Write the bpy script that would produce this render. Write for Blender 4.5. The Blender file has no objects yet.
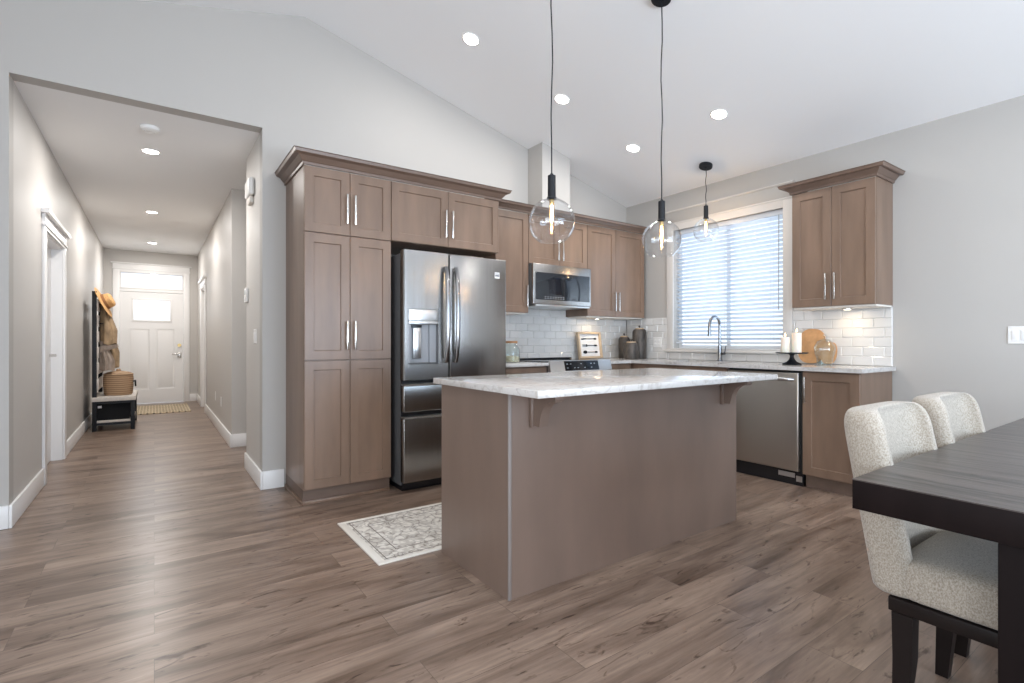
import bpy, bmesh, math, random
from mathutils import Vector, Matrix
random.seed(7)
sc = bpy.context.scene
COL = sc.collection
PI = math.pi

# ------------------------------------------------------------------ camera
cam_d = bpy.data.cameras.new('camera')
cam = bpy.data.objects.new('camera', cam_d); COL.objects.link(cam)
cam_d.sensor_width = 36.0
cam_d.lens = 510.0 / 1024 * 36.0
cam_d.clip_start = 0.05
cam.location = (0, 0, 1.13)
cam.rotation_euler = (PI/2, 0, -math.radians(35.05))
sc.camera = cam

# ------------------------------------------------------------------ world, exposure
w = bpy.data.worlds.new('sky'); sc.world = w; w.use_nodes = True
bg = w.node_tree.nodes['Background']
bg.inputs['Color'].default_value = (0.86, 0.93, 1.0, 1)
bg.inputs['Strength'].default_value = 1.22
sc.view_settings.view_transform = 'Standard'
sc.view_settings.look = 'None'
sc.view_settings.gamma = 1.0
sc.view_settings.use_curve_mapping = False
sc.view_settings.exposure = 0.35
cy = sc.cycles
cy.max_bounces = 12; cy.diffuse_bounces = 7; cy.glossy_bounces = 5
cy.transmission_bounces = 8; cy.transparent_max_bounces = 16
cy.caustics_reflective = False; cy.caustics_refractive = False
cy.sample_clamp_indirect = 6.0
cy.use_denoising = True

def area(name, loc, rot, sx, sy, power, col=(1,1,1), spread=PI):
    d = bpy.data.lights.new(name, 'AREA'); d.shape = 'RECTANGLE'; d.size = sx; d.size_y = sy
    d.energy = power; d.color = col; d.spread = spread
    o = bpy.data.objects.new(name, d); COL.objects.link(o); o.location = loc; o.rotation_euler = rot
    return o
# daylight entering through the great room's windows (behind the camera), the sink window and the entry, plus an added ceiling fill
area('daylight_patio', (2.35, -3.05, 1.3), (PI/2, 0, 0), 3.0, 2.2, 128, (0.62, 0.80, 1.0))
area('ceiling_fill', (1.3, -3.3, 0.6), (PI/2+math.radians(45), 0, 0), 5.2, 1.2, 172, (0.96, 0.97, 1.0))  # added up-tilted fill lamp outside the windows, brightens the ceiling
area('daylight_side', (-2.95, -0.8, 1.5), (PI/2, 0, -PI/2), 3.0, 1.8, 130, (0.90, 0.95, 1.0))
area('daylight_sink', (5.15, 2.98, 1.75), (PI/2, 0, PI/2), 1.5, 1.5, 18, (0.74, 0.87, 1.0))
area('daylight_entry', (-0.03, 11.95, 1.9), (-PI/2, 0, 0), 1.0, 1.2, 5, (0.95, 0.97, 1.0))

# ------------------------------------------------------------------ mesh helpers
WL = {}
class MB:
    def __init__(self, m=None):
        self.bm = bmesh.new(); self.m = m
    def _merge(self, t):
        me = bpy.data.meshes.new('t'); t.to_mesh(me); t.free()
        self.bm.from_mesh(me); bpy.data.meshes.remove(me)
    def box(self, x0, x1, y0, y1, z0, z1, b=0.0, seg=2):
        if x0 > x1: x0, x1 = x1, x0
        if y0 > y1: y0, y1 = y1, y0
        if z0 > z1: z0, z1 = z1, z0
        t = bmesh.new(); bmesh.ops.create_cube(t, size=1)
        for v in t.verts:
            v.co = Vector(((x0+x1)/2 + v.co.x*(x1-x0), (y0+y1)/2 + v.co.y*(y1-y0), (z0+z1)/2 + v.co.z*(z1-z0)))
        if b > 0:
            bmesh.ops.bevel(t, geom=t.edges[:], offset=b, segments=seg, profile=0.5, affect='EDGES')
        self._merge(t); return self
    def prism(self, pts, axis, a, b):
        """polygon pts in the two other axes (in x,y,z order), extruded along axis from a to b"""
        t = self.bm
        def co(p, s):
            l = list(p); l.insert(axis, s); return Vector(l)
        lo = [t.verts.new(co(p, a)) for p in pts]; hi = [t.verts.new(co(p, b)) for p in pts]
        t.faces.new(lo); t.faces.new(hi[::-1])
        n = len(pts)
        for i in range(n):
            t.faces.new((lo[i], hi[i], hi[(i+1) % n], lo[(i+1) % n]))
        return self
    def cyl(self, p0, p1, r0, r1=None, seg=24):
        if r1 is None: r1 = r0
        return self.tube([p0, p1], [r0, r1], seg)
    def tube(self, pts, r, seg=12, cap=True):
        pts = [Vector(p) for p in pts]; n = len(pts)
        rr = r if isinstance(r, (list, tuple)) else [r]*n
        rings = []; prev = None
        for i, p in enumerate(pts):
            d = (pts[min(i+1, n-1)] - pts[max(i-1, 0)]).normalized()
            if prev is None:
                ref = Vector((0, 0, 1)) if abs(d.z) < 0.9 else Vector((1, 0, 0))
                a = d.cross(ref).normalized()
            else:
                a = (prev - d*prev.dot(d)).normalized()
            prev = a; b = d.cross(a)
            rings.append([self.bm.verts.new(p + (a*math.cos(2*PI*k/seg) + b*math.sin(2*PI*k/seg))*rr[i]) for k in range(seg)])
        for i in range(n-1):
            for k in range(seg):
                self.bm.faces.new((rings[i][k], rings[i][(k+1) % seg], rings[i+1][(k+1) % seg], rings[i+1][k]))
        if cap:
            self.bm.faces.new(rings[0][::-1]); self.bm.faces.new(rings[-1])
        return self
    def lathe(self, prof, c, seg=32, M=None):
        """prof: (r, z) list; revolve about z through c; optional matrix M applied around c"""
        c = Vector(c); rings = []
        for r, z in prof:
            if r < 1e-5:
                v = Vector((0, 0, z)); v = (M @ v if M else v) + c; rings.append([self.bm.verts.new(v)])
            else:
                ring = []
                for k in range(seg):
                    v = Vector((r*math.cos(2*PI*k/seg), r*math.sin(2*PI*k/seg), z)); v = (M @ v if M else v) + c
                    ring.append(self.bm.verts.new(v))
                rings.append(ring)
        for A, B in zip(rings, rings[1:]):
            for k in range(seg):
                k2 = (k+1) % seg
                if len(A) == 1 and len(B) == 1: continue
                if len(A) == 1: self.bm.faces.new((A[0], B[k2], B[k]))
                elif len(B) == 1: self.bm.faces.new((A[k], A[k2], B[0]))
                else: self.bm.faces.new((A[k], A[k2], B[k2], B[k]))
        return self
    def loft(self, rings, cap=True, closed=True):
        R = [[self.bm.verts.new(Vector(p)) for p in r] for r in rings]
        n = len(R[0])
        for A, B in zip(R, R[1:]):
            for k in range(n if closed else n-1):
                self.bm.faces.new((A[k], A[(k+1) % n], B[(k+1) % n], B[k]))
        if cap:
            self.bm.faces.new(R[0][::-1]); self.bm.faces.new(R[-1])
        return self
    def rects(self, u0, u1, z0, z1, levels):
        """loft of nested rectangles: levels = (inset, depth)"""
        rings = []
        for i, d in levels:
            rings.append([(u0+i, d, z0+i), (u1-i, d, z0+i), (u1-i, d, z1-i), (u0+i, d, z1-i)])
        return self.loft(rings)
    def build(self, name, mat, parent=None, loc=None, smooth=30, sub=0, solid=0.0):
        if self.m:
            for v in self.bm.verts: v.co = Vector(self.m(*v.co))
        bmesh.ops.recalc_face_normals(self.bm, faces=self.bm.faces[:])
        org = Vector(loc) if loc is not None else (WL[parent.name] if parent else Vector((0, 0, 0)))
        for v in self.bm.verts: v.co -= org
        me = bpy.data.meshes.new(name); self.bm.to_mesh(me); self.bm.free()
        me.materials.append(mat)
        me.polygons.foreach_set('use_smooth', [True]*len(me.polygons))
        if smooth: me.set_sharp_from_angle(angle=math.radians(smooth))
        o = bpy.data.objects.new(name, me); COL.objects.link(o)
        if parent: o.parent = parent
        if loc is not None: o.location = org
        if solid:
            s = o.modifiers.new('s', 'SOLIDIFY'); s.thickness = solid; s.offset = 0
        if sub:
            s = o.modifiers.new('d', 'SUBSURF'); s.levels = sub; s.render_levels = sub
        WL[o.name] = org
        return o
def thing(name, label, cat, loc, group=None):
    o = bpy.data.objects.new(name, None); COL.objects.link(o); o.location = loc
    o.empty_display_size = 0.1
    o['label'] = label; o['category'] = cat
    if group: o['group'] = group
    WL[o.name] = Vector(loc)
    return o
def tag(o, label, cat, group=None, kind=None):
    o['label'] = label; o['category'] = cat
    if group: o['group'] = group
    if kind: o['kind'] = kind
    return o
def struct(o):
    o['kind'] = 'structure'; return o

# ------------------------------------------------------------------ materials
def N(nt, t, **kw):
    n = nt.nodes.new(t)
    for k, v in kw.items(): setattr(n, k, v)
    return n
def mat(name, col, rough=0.5, metal=0.0, spec=0.5, noise=None, bump=None, coat=0.0, coord='Object', sheen=0.0):
    """noise=(scale xyz, amount, detail); bump=(scale xyz, strength, distance)"""
    m = bpy.data.materials.new(name); m.use_nodes = True; nt = m.node_tree
    p = nt.nodes['Principled BSDF']
    p.inputs['Base Color'].default_value = (*col, 1)
    p.inputs['Roughness'].default_value = rough; p.inputs['Metallic'].default_value = metal
    p.inputs['Specular IOR Level'].default_value = spec
    if coat: p.inputs['Coat Weight'].default_value = coat; p.inputs['Coat Roughness'].default_value = 0.15
    if sheen: p.inputs['Sheen Weight'].default_value = sheen
    if noise or bump:
        tc = N(nt, 'ShaderNodeTexCoord')
    if noise:
        mp = N(nt, 'ShaderNodeMapping'); mp.inputs['Scale'].default_value = noise[0]
        nt.links.new(tc.outputs[coord], mp.inputs[0])
        nz = N(nt, 'ShaderNodeTexNoise'); nz.inputs['Scale'].default_value = 1; nz.inputs['Detail'].default_value = noise[2]
        nt.links.new(mp.outputs[0], nz.inputs['Vector'])
        cr = N(nt, 'ShaderNodeValToRGB'); a = noise[1]
        cr.color_ramp.elements[0].position = 0.3; cr.color_ramp.elements[1].position = 0.7
        cr.color_ramp.elements[0].color = (*[c*(1-a) for c in col], 1)
        cr.color_ramp.elements[1].color = (*[min(1, c*(1+a)) for c in col], 1)
        nt.links.new(nz.outputs[0], cr.inputs[0]); nt.links.new(cr.outputs[0], p.inputs['Base Color'])
    if bump:
        mp = N(nt, 'ShaderNodeMapping'); mp.inputs['Scale'].default_value = bump[0]
        nt.links.new(tc.outputs[coord], mp.inputs[0])
        nz = N(nt, 'ShaderNodeTexNoise'); nz.inputs['Scale'].default_value = 1; nz.inputs['Detail'].default_value = 4
        nt.links.new(mp.outputs[0], nz.inputs['Vector'])
        b = N(nt, 'ShaderNodeBump'); b.inputs['Strength'].default_value = bump[1]; b.inputs['Distance'].default_value = bump[2]
        nt.links.new(nz.outputs[0], b.inputs['Height']); nt.links.new(b.outputs[0], p.inputs['Normal'])
    return m
def emis(name, col, s):
    m = bpy.data.materials.new(name); m.use_nodes = True
    p = m.node_tree.nodes['Principled BSDF']
    p.inputs['Base Color'].default_value = (*col, 1)
    p.inputs['Emission Color'].default_value = (*col, 1); p.inputs['Emission Strength'].default_value = s
    return m
def glassy(name, tint=(1, 1, 1), rough=0.02, f=1.0):
    m = bpy.data.materials.new(name); m.use_nodes = True; nt = m.node_tree
    nt.nodes.clear()
    out = N(nt, 'ShaderNodeOutputMaterial'); mx = N(nt, 'ShaderNodeMixShader')
    tr = N(nt, 'ShaderNodeBsdfTransparent'); tr.inputs[0].default_value = (*tint, 1)
    gl = N(nt, 'ShaderNodeBsdfGlossy'); gl.inputs['Roughness'].default_value = rough
    lw0 = N(nt, 'ShaderNodeLayerWeight'); lw0.inputs['Blend'].default_value = 0.5
    pw = N(nt, 'ShaderNodeMath', operation='POWER'); pw.inputs[1].default_value = 4.0; nt.links.new(lw0.outputs['Facing'], pw.inputs[0])
    lw = N(nt, 'ShaderNodeMath', operation='MULTIPLY_ADD'); lw.inputs[1].default_value = 0.85; lw.inputs[2].default_value = 0.045; nt.links.new(pw.outputs[0], lw.inputs[0])
    mu = N(nt, 'ShaderNodeMath', operation='MULTIPLY'); mu.inputs[1].default_value = f; mu.use_clamp = True
    nt.links.new(lw.outputs[0], mu.inputs[0]); nt.links.new(mu.outputs[0], mx.inputs[0])
    nt.links.new(tr.outputs[0], mx.inputs[1]); nt.links.new(gl.outputs[0], mx.inputs[2])
    nt.links.new(mx.outputs[0], out.inputs[0])
    return m
M_wall = mat('wall_paint', (0.47, 0.450, 0.425), 0.6, spec=0.25, bump=((60, 60, 60), 0.05, 0.002))
M_hall = mat('hall_paint', (0.55, 0.528, 0.502), 0.5, spec=0.35)
M_ceil = mat('ceiling_paint', (0.86, 0.86, 0.86), 0.8, spec=0.2)
M_trim = mat('white_trim', (0.82, 0.81, 0.80), 0.35)
M_cab = mat('taupe_stained_maple', (0.205, 0.134, 0.094), 0.34, noise=((9, 9, 1.6), 0.16, 6), bump=((60, 60, 5), 0.05, 0.001))
M_crown = mat('crown_shaded_maple', (0.150, 0.099, 0.074), 0.36, noise=((2, 9, 9), 0.14, 5))  # cabinet stain darkened, downward-facing shade of the crown put into the colour
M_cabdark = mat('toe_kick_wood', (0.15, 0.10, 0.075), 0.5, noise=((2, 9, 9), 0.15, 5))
M_isl = mat('island_wood', (0.180, 0.125, 0.098), 0.36, spec=0.75, noise=((4, 4, 1.1), 0.14, 6))
M_nickel = mat('brushed_nickel', (0.72, 0.70, 0.67), 0.22, 1.0)
M_chrome = mat('polished_steel', (0.26, 0.275, 0.30), 0.2, 1.0)
M_blk = mat('black_metal', (0.010, 0.011, 0.014), 0.5, spec=0.3)
M_blkpl = mat('black_plastic', (0.01, 0.01, 0.012), 0.3)
M_dk = mat('charcoal_body', (0.10, 0.10, 0.102), 0.5)
M_glassblk = mat('black_glass', (0.010, 0.013, 0.018), 0.04, spec=0.7)
M_steel = mat('stainless_steel', (0.345, 0.335, 0.325), 0.26, 1.0, noise=((90, 90, 0.8), 0.05, 3), bump=((4.5, 4.5, 0.15), 0.22, 0.012))
M_handle = mat('dark_satin_handle', (0.30, 0.30, 0.305), 0.2, 1.0)
M_steel_dw = mat('warm_stainless_panel', (0.52, 0.485, 0.44), 0.36, 1.0, bump=((4.5, 4.5, 0.15), 0.2, 0.01))
M_steel_lt = mat('satin_steel_panel', (0.62, 0.63, 0.64), 0.32, 1.0)
M_wtrim = mat('off_white_window_trim', (0.66, 0.635, 0.605), 0.4)
M_white = mat('white_plastic', (0.80, 0.79, 0.77), 0.4)
M_frost = mat('white_underside', (0.78, 0.74, 0.68), 0.6)
M_glass = glassy('clear_glass', (0.98, 0.985, 0.99), 0.01, 0.9)
M_pane = glassy('window_glass', (0.96, 0.98, 1.0), 0.01, 1.0)
M_jar = glassy('jar_glass', (0.95, 0.975, 0.97), 0.02, 1.1)
M_bulb = glassy('bulb_glass', (1.0, 0.93, 0.82), 0.03, 1.0)
M_fil = emis('glowing_filament', (1.0, 0.62, 0.28), 55)
M_down = emis('downlight_lens', (1.0, 0.97, 0.92), 14)
M_puck = emis('under_cabinet_lens', (1.0, 0.86, 0.66), 10)
M_blind = mat('blue_shaded_blind_slat', (0.60, 0.655, 0.73), 0.45)  # white slats tinted blue-grey, their blue shading put into the colour
M_lightwood = mat('light_wood_board', (0.50, 0.27, 0.12), 0.5, noise=((3, 14, 14), 0.2, 4))
M_lid = mat('cork_wood_lid', (0.42, 0.22, 0.10), 0.6)
M_whitewash = mat('whitewashed_wood', (0.60, 0.55, 0.50), 0.6, noise=((20, 3, 20), 0.12, 5))
M_wax = mat('ivory_wax', (0.86, 0.78, 0.66), 0.5)
M_wax.node_tree.nodes['Principled BSDF'].inputs['Subsurface Weight'].default_value = 0.2
M_flame = emis('candle_flame', (1.0, 0.55, 0.2), 12)
M_canister = mat('dark_galvanised_metal', (0.070, 0.060, 0.053), 0.55, 0.3, noise=((26, 26, 9), 0.65, 6))
M_knobwood = mat('wooden_knob_base', (0.45, 0.33, 0.22), 0.6)
M_straw = mat('woven_straw', (0.62, 0.36, 0.15), 0.8, noise=((60, 60, 60), 0.2, 3), bump=((120, 120, 120), 0.4, 0.003))
M_coat = mat('brown_wool_coat', (0.34, 0.24, 0.145), 0.9, noise=((14, 14, 9), 0.35, 6), bump=((20, 20, 6), 0.4, 0.01))
M_scarf = mat('pale_taupe_scarf', (0.36, 0.29, 0.24), 0.9, noise=((24, 24, 12), 0.25, 6), bump=((60, 60, 60), 0.3, 0.004))
M_tabled = mat('espresso_wood', (0.010, 0.006, 0.006), 0.55, spec=0.15, noise=((9, 9, 2), 0.3, 5))
M_leg = mat('espresso_leg', (0.012, 0.008, 0.0075), 0.42, spec=0.3)
M_silver_trim = mat('pale_edge_trim', (0.22, 0.19, 0.175), 0.6, spec=0.3)

# weave basket
def mat_wave(name, c0, c1, scale, coord_scale, rough=0.8, direction='Z', bumps=0.5):
    m = bpy.data.materials.new(name); m.use_nodes = True; nt = m.node_tree; p = nt.nodes['Principled BSDF']
    tc = N(nt, 'ShaderNodeTexCoord'); mp = N(nt, 'ShaderNodeMapping'); mp.inputs['Scale'].default_value = coord_scale
    wv = N(nt, 'ShaderNodeTexWave', bands_direction=direction); wv.inputs['Scale'].default_value = scale
    wv.inputs['Distortion'].default_value = 1.2; wv.inputs['Detail'].default_value = 3
    cr = N(nt, 'ShaderNodeValToRGB'); cr.color_ramp.elements[0].color = (*c0, 1); cr.color_ramp.elements[1].color = (*c1, 1)
    b = N(nt, 'ShaderNodeBump'); b.inputs['Strength'].default_value = bumps; b.inputs['Distance'].default_value = 0.004
    L = nt.links.new
    L(tc.outputs['Object'], mp.inputs[0]); L(mp.outputs[0], wv.inputs['Vector']); L(wv.outputs['Fac'], cr.inputs[0])
    L(cr.outputs[0], p.inputs['Base Color']); L(wv.outputs['Fac'], b.inputs['Height']); L(b.outputs[0], p.inputs['Normal'])
    p.inputs['Roughness'].default_value = rough
    return m
M_basket = mat_wave('wicker', (0.26, 0.155, 0.085), (0.46, 0.31, 0.19), 12, (1, 1, 1))

# vinyl planks running along X
def floor_mat():
    m = bpy.data.materials.new('vinyl_plank_floor'); m.use_nodes = True; nt = m.node_tree; p = nt.nodes['Principled BSDF']
    L = nt.links.new
    tc = N(nt, 'ShaderNodeTexCoord')
    br = N(nt, 'ShaderNodeTexBrick'); br.offset = 0.37; br.offset_frequency = 2
    br.inputs['Scale'].default_value = 1.0; br.inputs['Brick Width'].default_value = 1.22; br.inputs['Row Height'].default_value = 0.185
    br.inputs['Mortar Size'].default_value = 0.0009; br.inputs['Mortar Smooth'].default_value = 0.3
    br.inputs['Color1'].default_value = (0, 0, 0, 1); br.inputs['Color2'].default_value = (1, 1, 1, 1); br.inputs['Mortar'].default_value = (0.5, 0.5, 0.5, 1)
    L(tc.outputs['Object'], br.inputs['Vector'])
    # per plank offset of the grain
    mul = N(nt, 'ShaderNodeVectorMath', operation='SCALE'); mul.inputs['Scale'].default_value = 37.0
    L(br.outputs['Color'], mul.inputs[0])
    add = N(nt, 'ShaderNodeVectorMath', operation='ADD'); L(tc.outputs['Object'], add.inputs[0]); L(mul.outputs[0], add.inputs[1])
    def noise(scale, detail, dist, rough=0.55):
        mp = N(nt, 'ShaderNodeMapping'); mp.inputs['Scale'].default_value = scale; L(add.outputs[0], mp.inputs[0])
        n = N(nt, 'ShaderNodeTexNoise'); n.inputs['Scale'].default_value = 1; n.inputs['Detail'].default_value = detail
        n.inputs['Distortion'].default_value = dist; n.inputs['Roughness'].default_value = rough
        L(mp.outputs[0], n.inputs['Vector']); return n
    g1 = noise((1.1, 6.5, 1), 8, 1.0)
    g2 = noise((5, 70, 1), 4, 0.3)
    g3 = noise((3.6, 13.0, 1), 6, 2.6)
    r1 = N(nt, 'ShaderNodeValToRGB'); e = r1.color_ramp.elements
    e[0].position = 0.27; e[0].color = (0.118, 0.076, 0.053, 1); e[1].position = 0.73; e[1].color = (0.395, 0.293, 0.228, 1)
    x = e.new(0.48); x.color = (0.245, 0.174, 0.133, 1)
    L(g1.outputs[0], r1.inputs[0])
    # fine grain
    m2 = N(nt, 'ShaderNodeMix', data_type='RGBA', blend_type='MULTIPLY'); m2.inputs[0].default_value = 0.65
    r2 = N(nt, 'ShaderNodeValToRGB'); r2.color_ramp.elements[0].position = 0.3; r2.color_ramp.elements[0].color = (0.6, 0.6, 0.6, 1)
    r2.color_ramp.elements[1].position = 0.65; r2.color_ramp.elements[1].color = (1, 1, 1, 1)
    L(g2.outputs[0], r2.inputs[0]); L(r1.outputs[0], m2.inputs[6]); L(r2.outputs[0], m2.inputs[7])
    # knots
    r3 = N(nt, 'ShaderNodeValToRGB'); r3.color_ramp.elements[0].position = 0.28; r3.color_ramp.elements[0].color = (0.28, 0.22, 0.19, 1)
    r3.color_ramp.elements[1].position = 0.40; r3.color_ramp.elements[1].color = (1, 1, 1, 1)
    L(g3.outputs[0], r3.inputs[0])
    m3 = N(nt, 'ShaderNodeMix', data_type='RGBA', blend_type='MULTIPLY'); m3.inputs[0].default_value = 1.0
    L(m2.outputs[2], m3.inputs[6]); L(r3.outputs[0], m3.inputs[7])
    # plank tone
    r4 = N(nt, 'ShaderNodeValToRGB'); r4.color_ramp.elements[0].color = (0.88, 0.87, 0.865, 1); r4.color_ramp.elements[1].color = (1.10, 1.09, 1.08, 1)
    L(br.outputs['Color'], r4.inputs[0])
    m4 = N(nt, 'ShaderNodeMix', data_type='RGBA', blend_type='MULTIPLY'); m4.inputs[0].default_value = 1.0
    L(m3.outputs[2], m4.inputs[6]); L(r4.outputs[0], m4.inputs[7])
    # seams
    m5 = N(nt, 'ShaderNodeMix', data_type='RGBA'); L(br.outputs['Fac'], m5.inputs[0]); L(m4.outputs[2], m5.inputs[6]); m5.inputs[7].default_value = (0.10, 0.072, 0.055, 1)
    L(m5.outputs[2], p.inputs['Base Color'])
    p.inputs['Roughness'].default_value = 0.30; p.inputs['Specular IOR Level'].default_value = 0.38
    b = N(nt, 'ShaderNodeBump'); b.inputs['Strength'].default_value = 0.12; b.inputs['Distance'].default_value = 0.002
    L(g2.outputs[0], b.inputs['Height']); L(b.outputs[0], p.inputs['Normal'])
    return m
M_floor = floor_mat()

def quartz_mat():
    m = bpy.data.materials.new('white_quartz'); m.use_nodes = True; nt = m.node_tree; p = nt.nodes['Principled BSDF']; L = nt.links.new
    tc = N(nt, 'ShaderNodeTexCoord')
    n1 = N(nt, 'ShaderNodeTexNoise'); n1.inputs['Scale'].default_value = 3.5; n1.inputs['Detail'].default_value = 8; n1.inputs['Distortion'].default_value = 1.5
    n2 = N(nt, 'ShaderNodeTexNoise'); n2.inputs['Scale'].default_value = 45; n2.inputs['Detail'].default_value = 4
    L(tc.outputs['Object'], n1.inputs['Vector']); L(tc.outputs['Object'], n2.inputs['Vector'])
    r = N(nt, 'ShaderNodeValToRGB'); e = r.color_ramp.elements
    e[0].position = 0.30; e[0].color = (0.62, 0.60, 0.585, 1); e[1].position = 0.6; e[1].color = (0.60, 0.58, 0.56, 1)
    x = e.new(0.47); x.color = (0.60, 0.58, 0.562, 1); x = e.new(0.50); x.color = (0.50, 0.47, 0.445, 1); x = e.new(0.53); x.color = (0.60, 0.58, 0.562, 1)
    L(n1.outputs[0], r.inputs[0])
    r2 = N(nt, 'ShaderNodeValToRGB'); r2.color_ramp.elements[0].position = 0.33; r2.color_ramp.elements[0].color = (0.6, 0.57, 0.55, 1)
    r2.color_ramp.elements[1].position = 0.45; r2.color_ramp.elements[1].color = (1, 1, 1, 1)
    L(n2.outputs[0], r2.inputs[0])
    mx = N(nt, 'ShaderNodeMix', data_type='RGBA', blend_type='MULTIPLY'); mx.inputs[0].default_value = 0.4
    L(r.outputs[0], mx.inputs[6]); L(r2.outputs[0], mx.inputs[7]); L(mx.outputs[2], p.inputs['Base Color'])
    p.inputs['Roughness'].default_value = 0.12
    return m
M_quartz = quartz_mat()
M_tile = mat('white_subway_tile', (0.66, 0.648, 0.63), 0.12, noise=((4, 4, 9), 0.04, 2), bump=((9, 9, 9), 0.08, 0.004))
M_grout = mat('grout', (0.64, 0.63, 0.615), 0.9)
M_fabric = None
def fabric_mat():
    m = bpy.data.materials.new('pale_tweed'); m.use_nodes = True; nt = m.node_tree; p = nt.nodes['Principled BSDF']; L = nt.links.new
    tc = N(nt, 'ShaderNodeTexCoord')
    mp = N(nt, 'ShaderNodeMapping'); mp.inputs['Scale'].default_value = (1, 1, 0.7); L(tc.outputs['Object'], mp.inputs[0])
    n = N(nt, 'ShaderNodeTexNoise'); n.inputs['Scale'].default_value = 260; n.inputs['Detail'].default_value = 3; n.inputs['Roughness'].default_value = 0.7
    L(mp.outputs[0], n.inputs['Vector'])
    r = N(nt, 'ShaderNodeValToRGB'); e = r.color_ramp.elements
    e[0].position = 0.33; e[0].color = (0.27, 0.225, 0.175, 1); e[1].position = 0.62; e[1].color = (0.52, 0.465, 0.395, 1)
    L(n.outputs[0], r.inputs[0]); L(r.outputs[0], p.inputs['Base Color'])
    b = N(nt, 'ShaderNodeBump'); b.inputs['Strength'].default_value = 0.5; b.inputs['Distance'].default_value = 0.003
    L(n.outputs[0], b.inputs['Height']); L(b.outputs[0], p.inputs['Normal'])
    p.inputs['Roughness'].default_value = 0.95; p.inputs['Sheen Weight'].default_value = 0.3
    return m
M_fabric = fabric_mat()

def tabletop_mat():
    m = bpy.data.materials.new('dark_plank_tabletop'); m.use_nodes = True; nt = m.node_tree; p = nt.nodes['Principled BSDF']; L = nt.links.new
    tc = N(nt, 'ShaderNodeTexCoord')
    mp = N(nt, 'ShaderNodeMapping'); mp.inputs['Scale'].default_value = (26, 2.2, 1); L(tc.outputs['Object'], mp.inputs[0])
    n = N(nt, 'ShaderNodeTexNoise'); n.inputs['Scale'].default_value = 1; n.inputs['Detail'].default_value = 6; n.inputs['Distortion'].default_value = 1.0
    L(mp.outputs[0], n.inputs['Vector'])
    r = N(nt, 'ShaderNodeValToRGB'); e = r.color_ramp.elements
    e[0].position = 0.33; e[0].color = (0.006, 0.005, 0.005, 1); e[1].position = 0.62; e[1].color = (0.075, 0.060, 0.056, 1)
    L(n.outputs[0], r.inputs[0]); L(r.outputs[0], p.inputs['Base Color'])
    b = N(nt, 'ShaderNodeBump'); b.inputs['Strength'].default_value = 0.5; b.inputs['Distance'].default_value = 0.003
    L(n.outputs[0], b.inputs['Height']); L(b.outputs[0], p.inputs['Normal'])
    p.inputs['Roughness'].default_value = 0.30; p.inputs['Specular IOR Level'].default_value = 0.75
    return m
M_ttop = tabletop_mat()

def rug_mat():
    m = bpy.data.materials.new('faded_ornate_rug'); m.use_nodes = True; nt = m.node_tree; p = nt.nodes['Principled BSDF']; L = nt.links.new
    tc = N(nt, 'ShaderNodeTexCoord')
    n0 = N(nt, 'ShaderNodeTexNoise'); n0.inputs['Scale'].default_value = 9; n0.inputs['Detail'].default_value = 2
    L(tc.outputs['Object'], n0.inputs['Vector'])
    mv = N(nt, 'ShaderNodeMix', data_type='RGBA'); mv.inputs[0].default_value = 0.12
    L(tc.outputs['Object'], mv.inputs[6]); L(n0.outputs['Color'], mv.inputs[7])
    v = N(nt, 'ShaderNodeTexVoronoi', feature='DISTANCE_TO_EDGE'); v.inputs['Scale'].default_value = 17
    L(mv.outputs[2], v.inputs['Vector'])
    r = N(nt, 'ShaderNodeValToRGB'); e = r.color_ramp.elements
    e[0].position = 0.02; e[0].color = (0.22, 0.19, 0.165, 1); e[1].position = 0.10; e[1].color = (0.70, 0.66, 0.60, 1)
    L(v.outputs[0], r.inputs[0])
    n = N(nt, 'ShaderNodeTexNoise'); n.inputs['Scale'].default_value = 30; n.inputs['Detail'].default_value = 5
    L(tc.outputs['Object'], n.inputs['Vector'])
    r2 = N(nt, 'ShaderNodeValToRGB'); r2.color_ramp.elements[0].position = 0.42; r2.color_ramp.elements[0].color = (0.38, 0.345, 0.31, 1)
    r2.color_ramp.elements[1].position = 0.56; r2.color_ramp.elements[1].color = (0.78, 0.75, 0.70, 1)
    L(n.outputs[0], r2.inputs[0])
    mx = N(nt, 'ShaderNodeMix', data_type='RGBA'); mx.inputs[0].default_value = 0.5
    L(r.outputs[0], mx.inputs[6]); L(r2.outputs[0], mx.inputs[7]); L(mx.outputs[2], p.inputs['Base Color'])
    p.inputs['Roughness'].default_value = 0.95
    return m
M_rug = rug_mat()
M_rugline = mat('rug_dark_line', (0.20, 0.175, 0.15), 0.95)
M_rugedge = mat('cream_rug_binding', (0.72, 0.68, 0.62), 0.95)
def mat_dots():
    m = bpy.data.materials.new('dotted_jute_mat'); m.use_nodes = True; nt = m.node_tree; p = nt.nodes['Principled BSDF']; L = nt.links.new
    tc = N(nt, 'ShaderNodeTexCoord')
    v = N(nt, 'ShaderNodeTexVoronoi'); mp = N(nt, 'ShaderNodeMapping'); mp.inputs['Rotation'].default_value = (0, 0, 0.785); mp.inputs['Scale'].default_value = (1, 1, 1); v.voronoi_dimensions = '2D'; v.inputs['Scale'].default_value = 17; v.inputs['Randomness'].default_value = 0.0
    L(tc.outputs['Object'], mp.inputs[0]); L(mp.outputs[0], v.inputs['Vector'])
    r = N(nt, 'ShaderNodeValToRGB'); e = r.color_ramp.elements; r.color_ramp.interpolation = 'LINEAR'
    e[0].position = 0.25; e[0].color = (0.045, 0.035, 0.03, 1); e[1].position = 0.34; e[1].color = (0.55, 0.45, 0.31, 1)
    L(v.outputs[0], r.inputs[0]); L(r.outputs[0], p.inputs['Base Color']); p.inputs['Roughness'].default_value = 0.95
    return m
M_mat = mat_dots()

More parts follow.
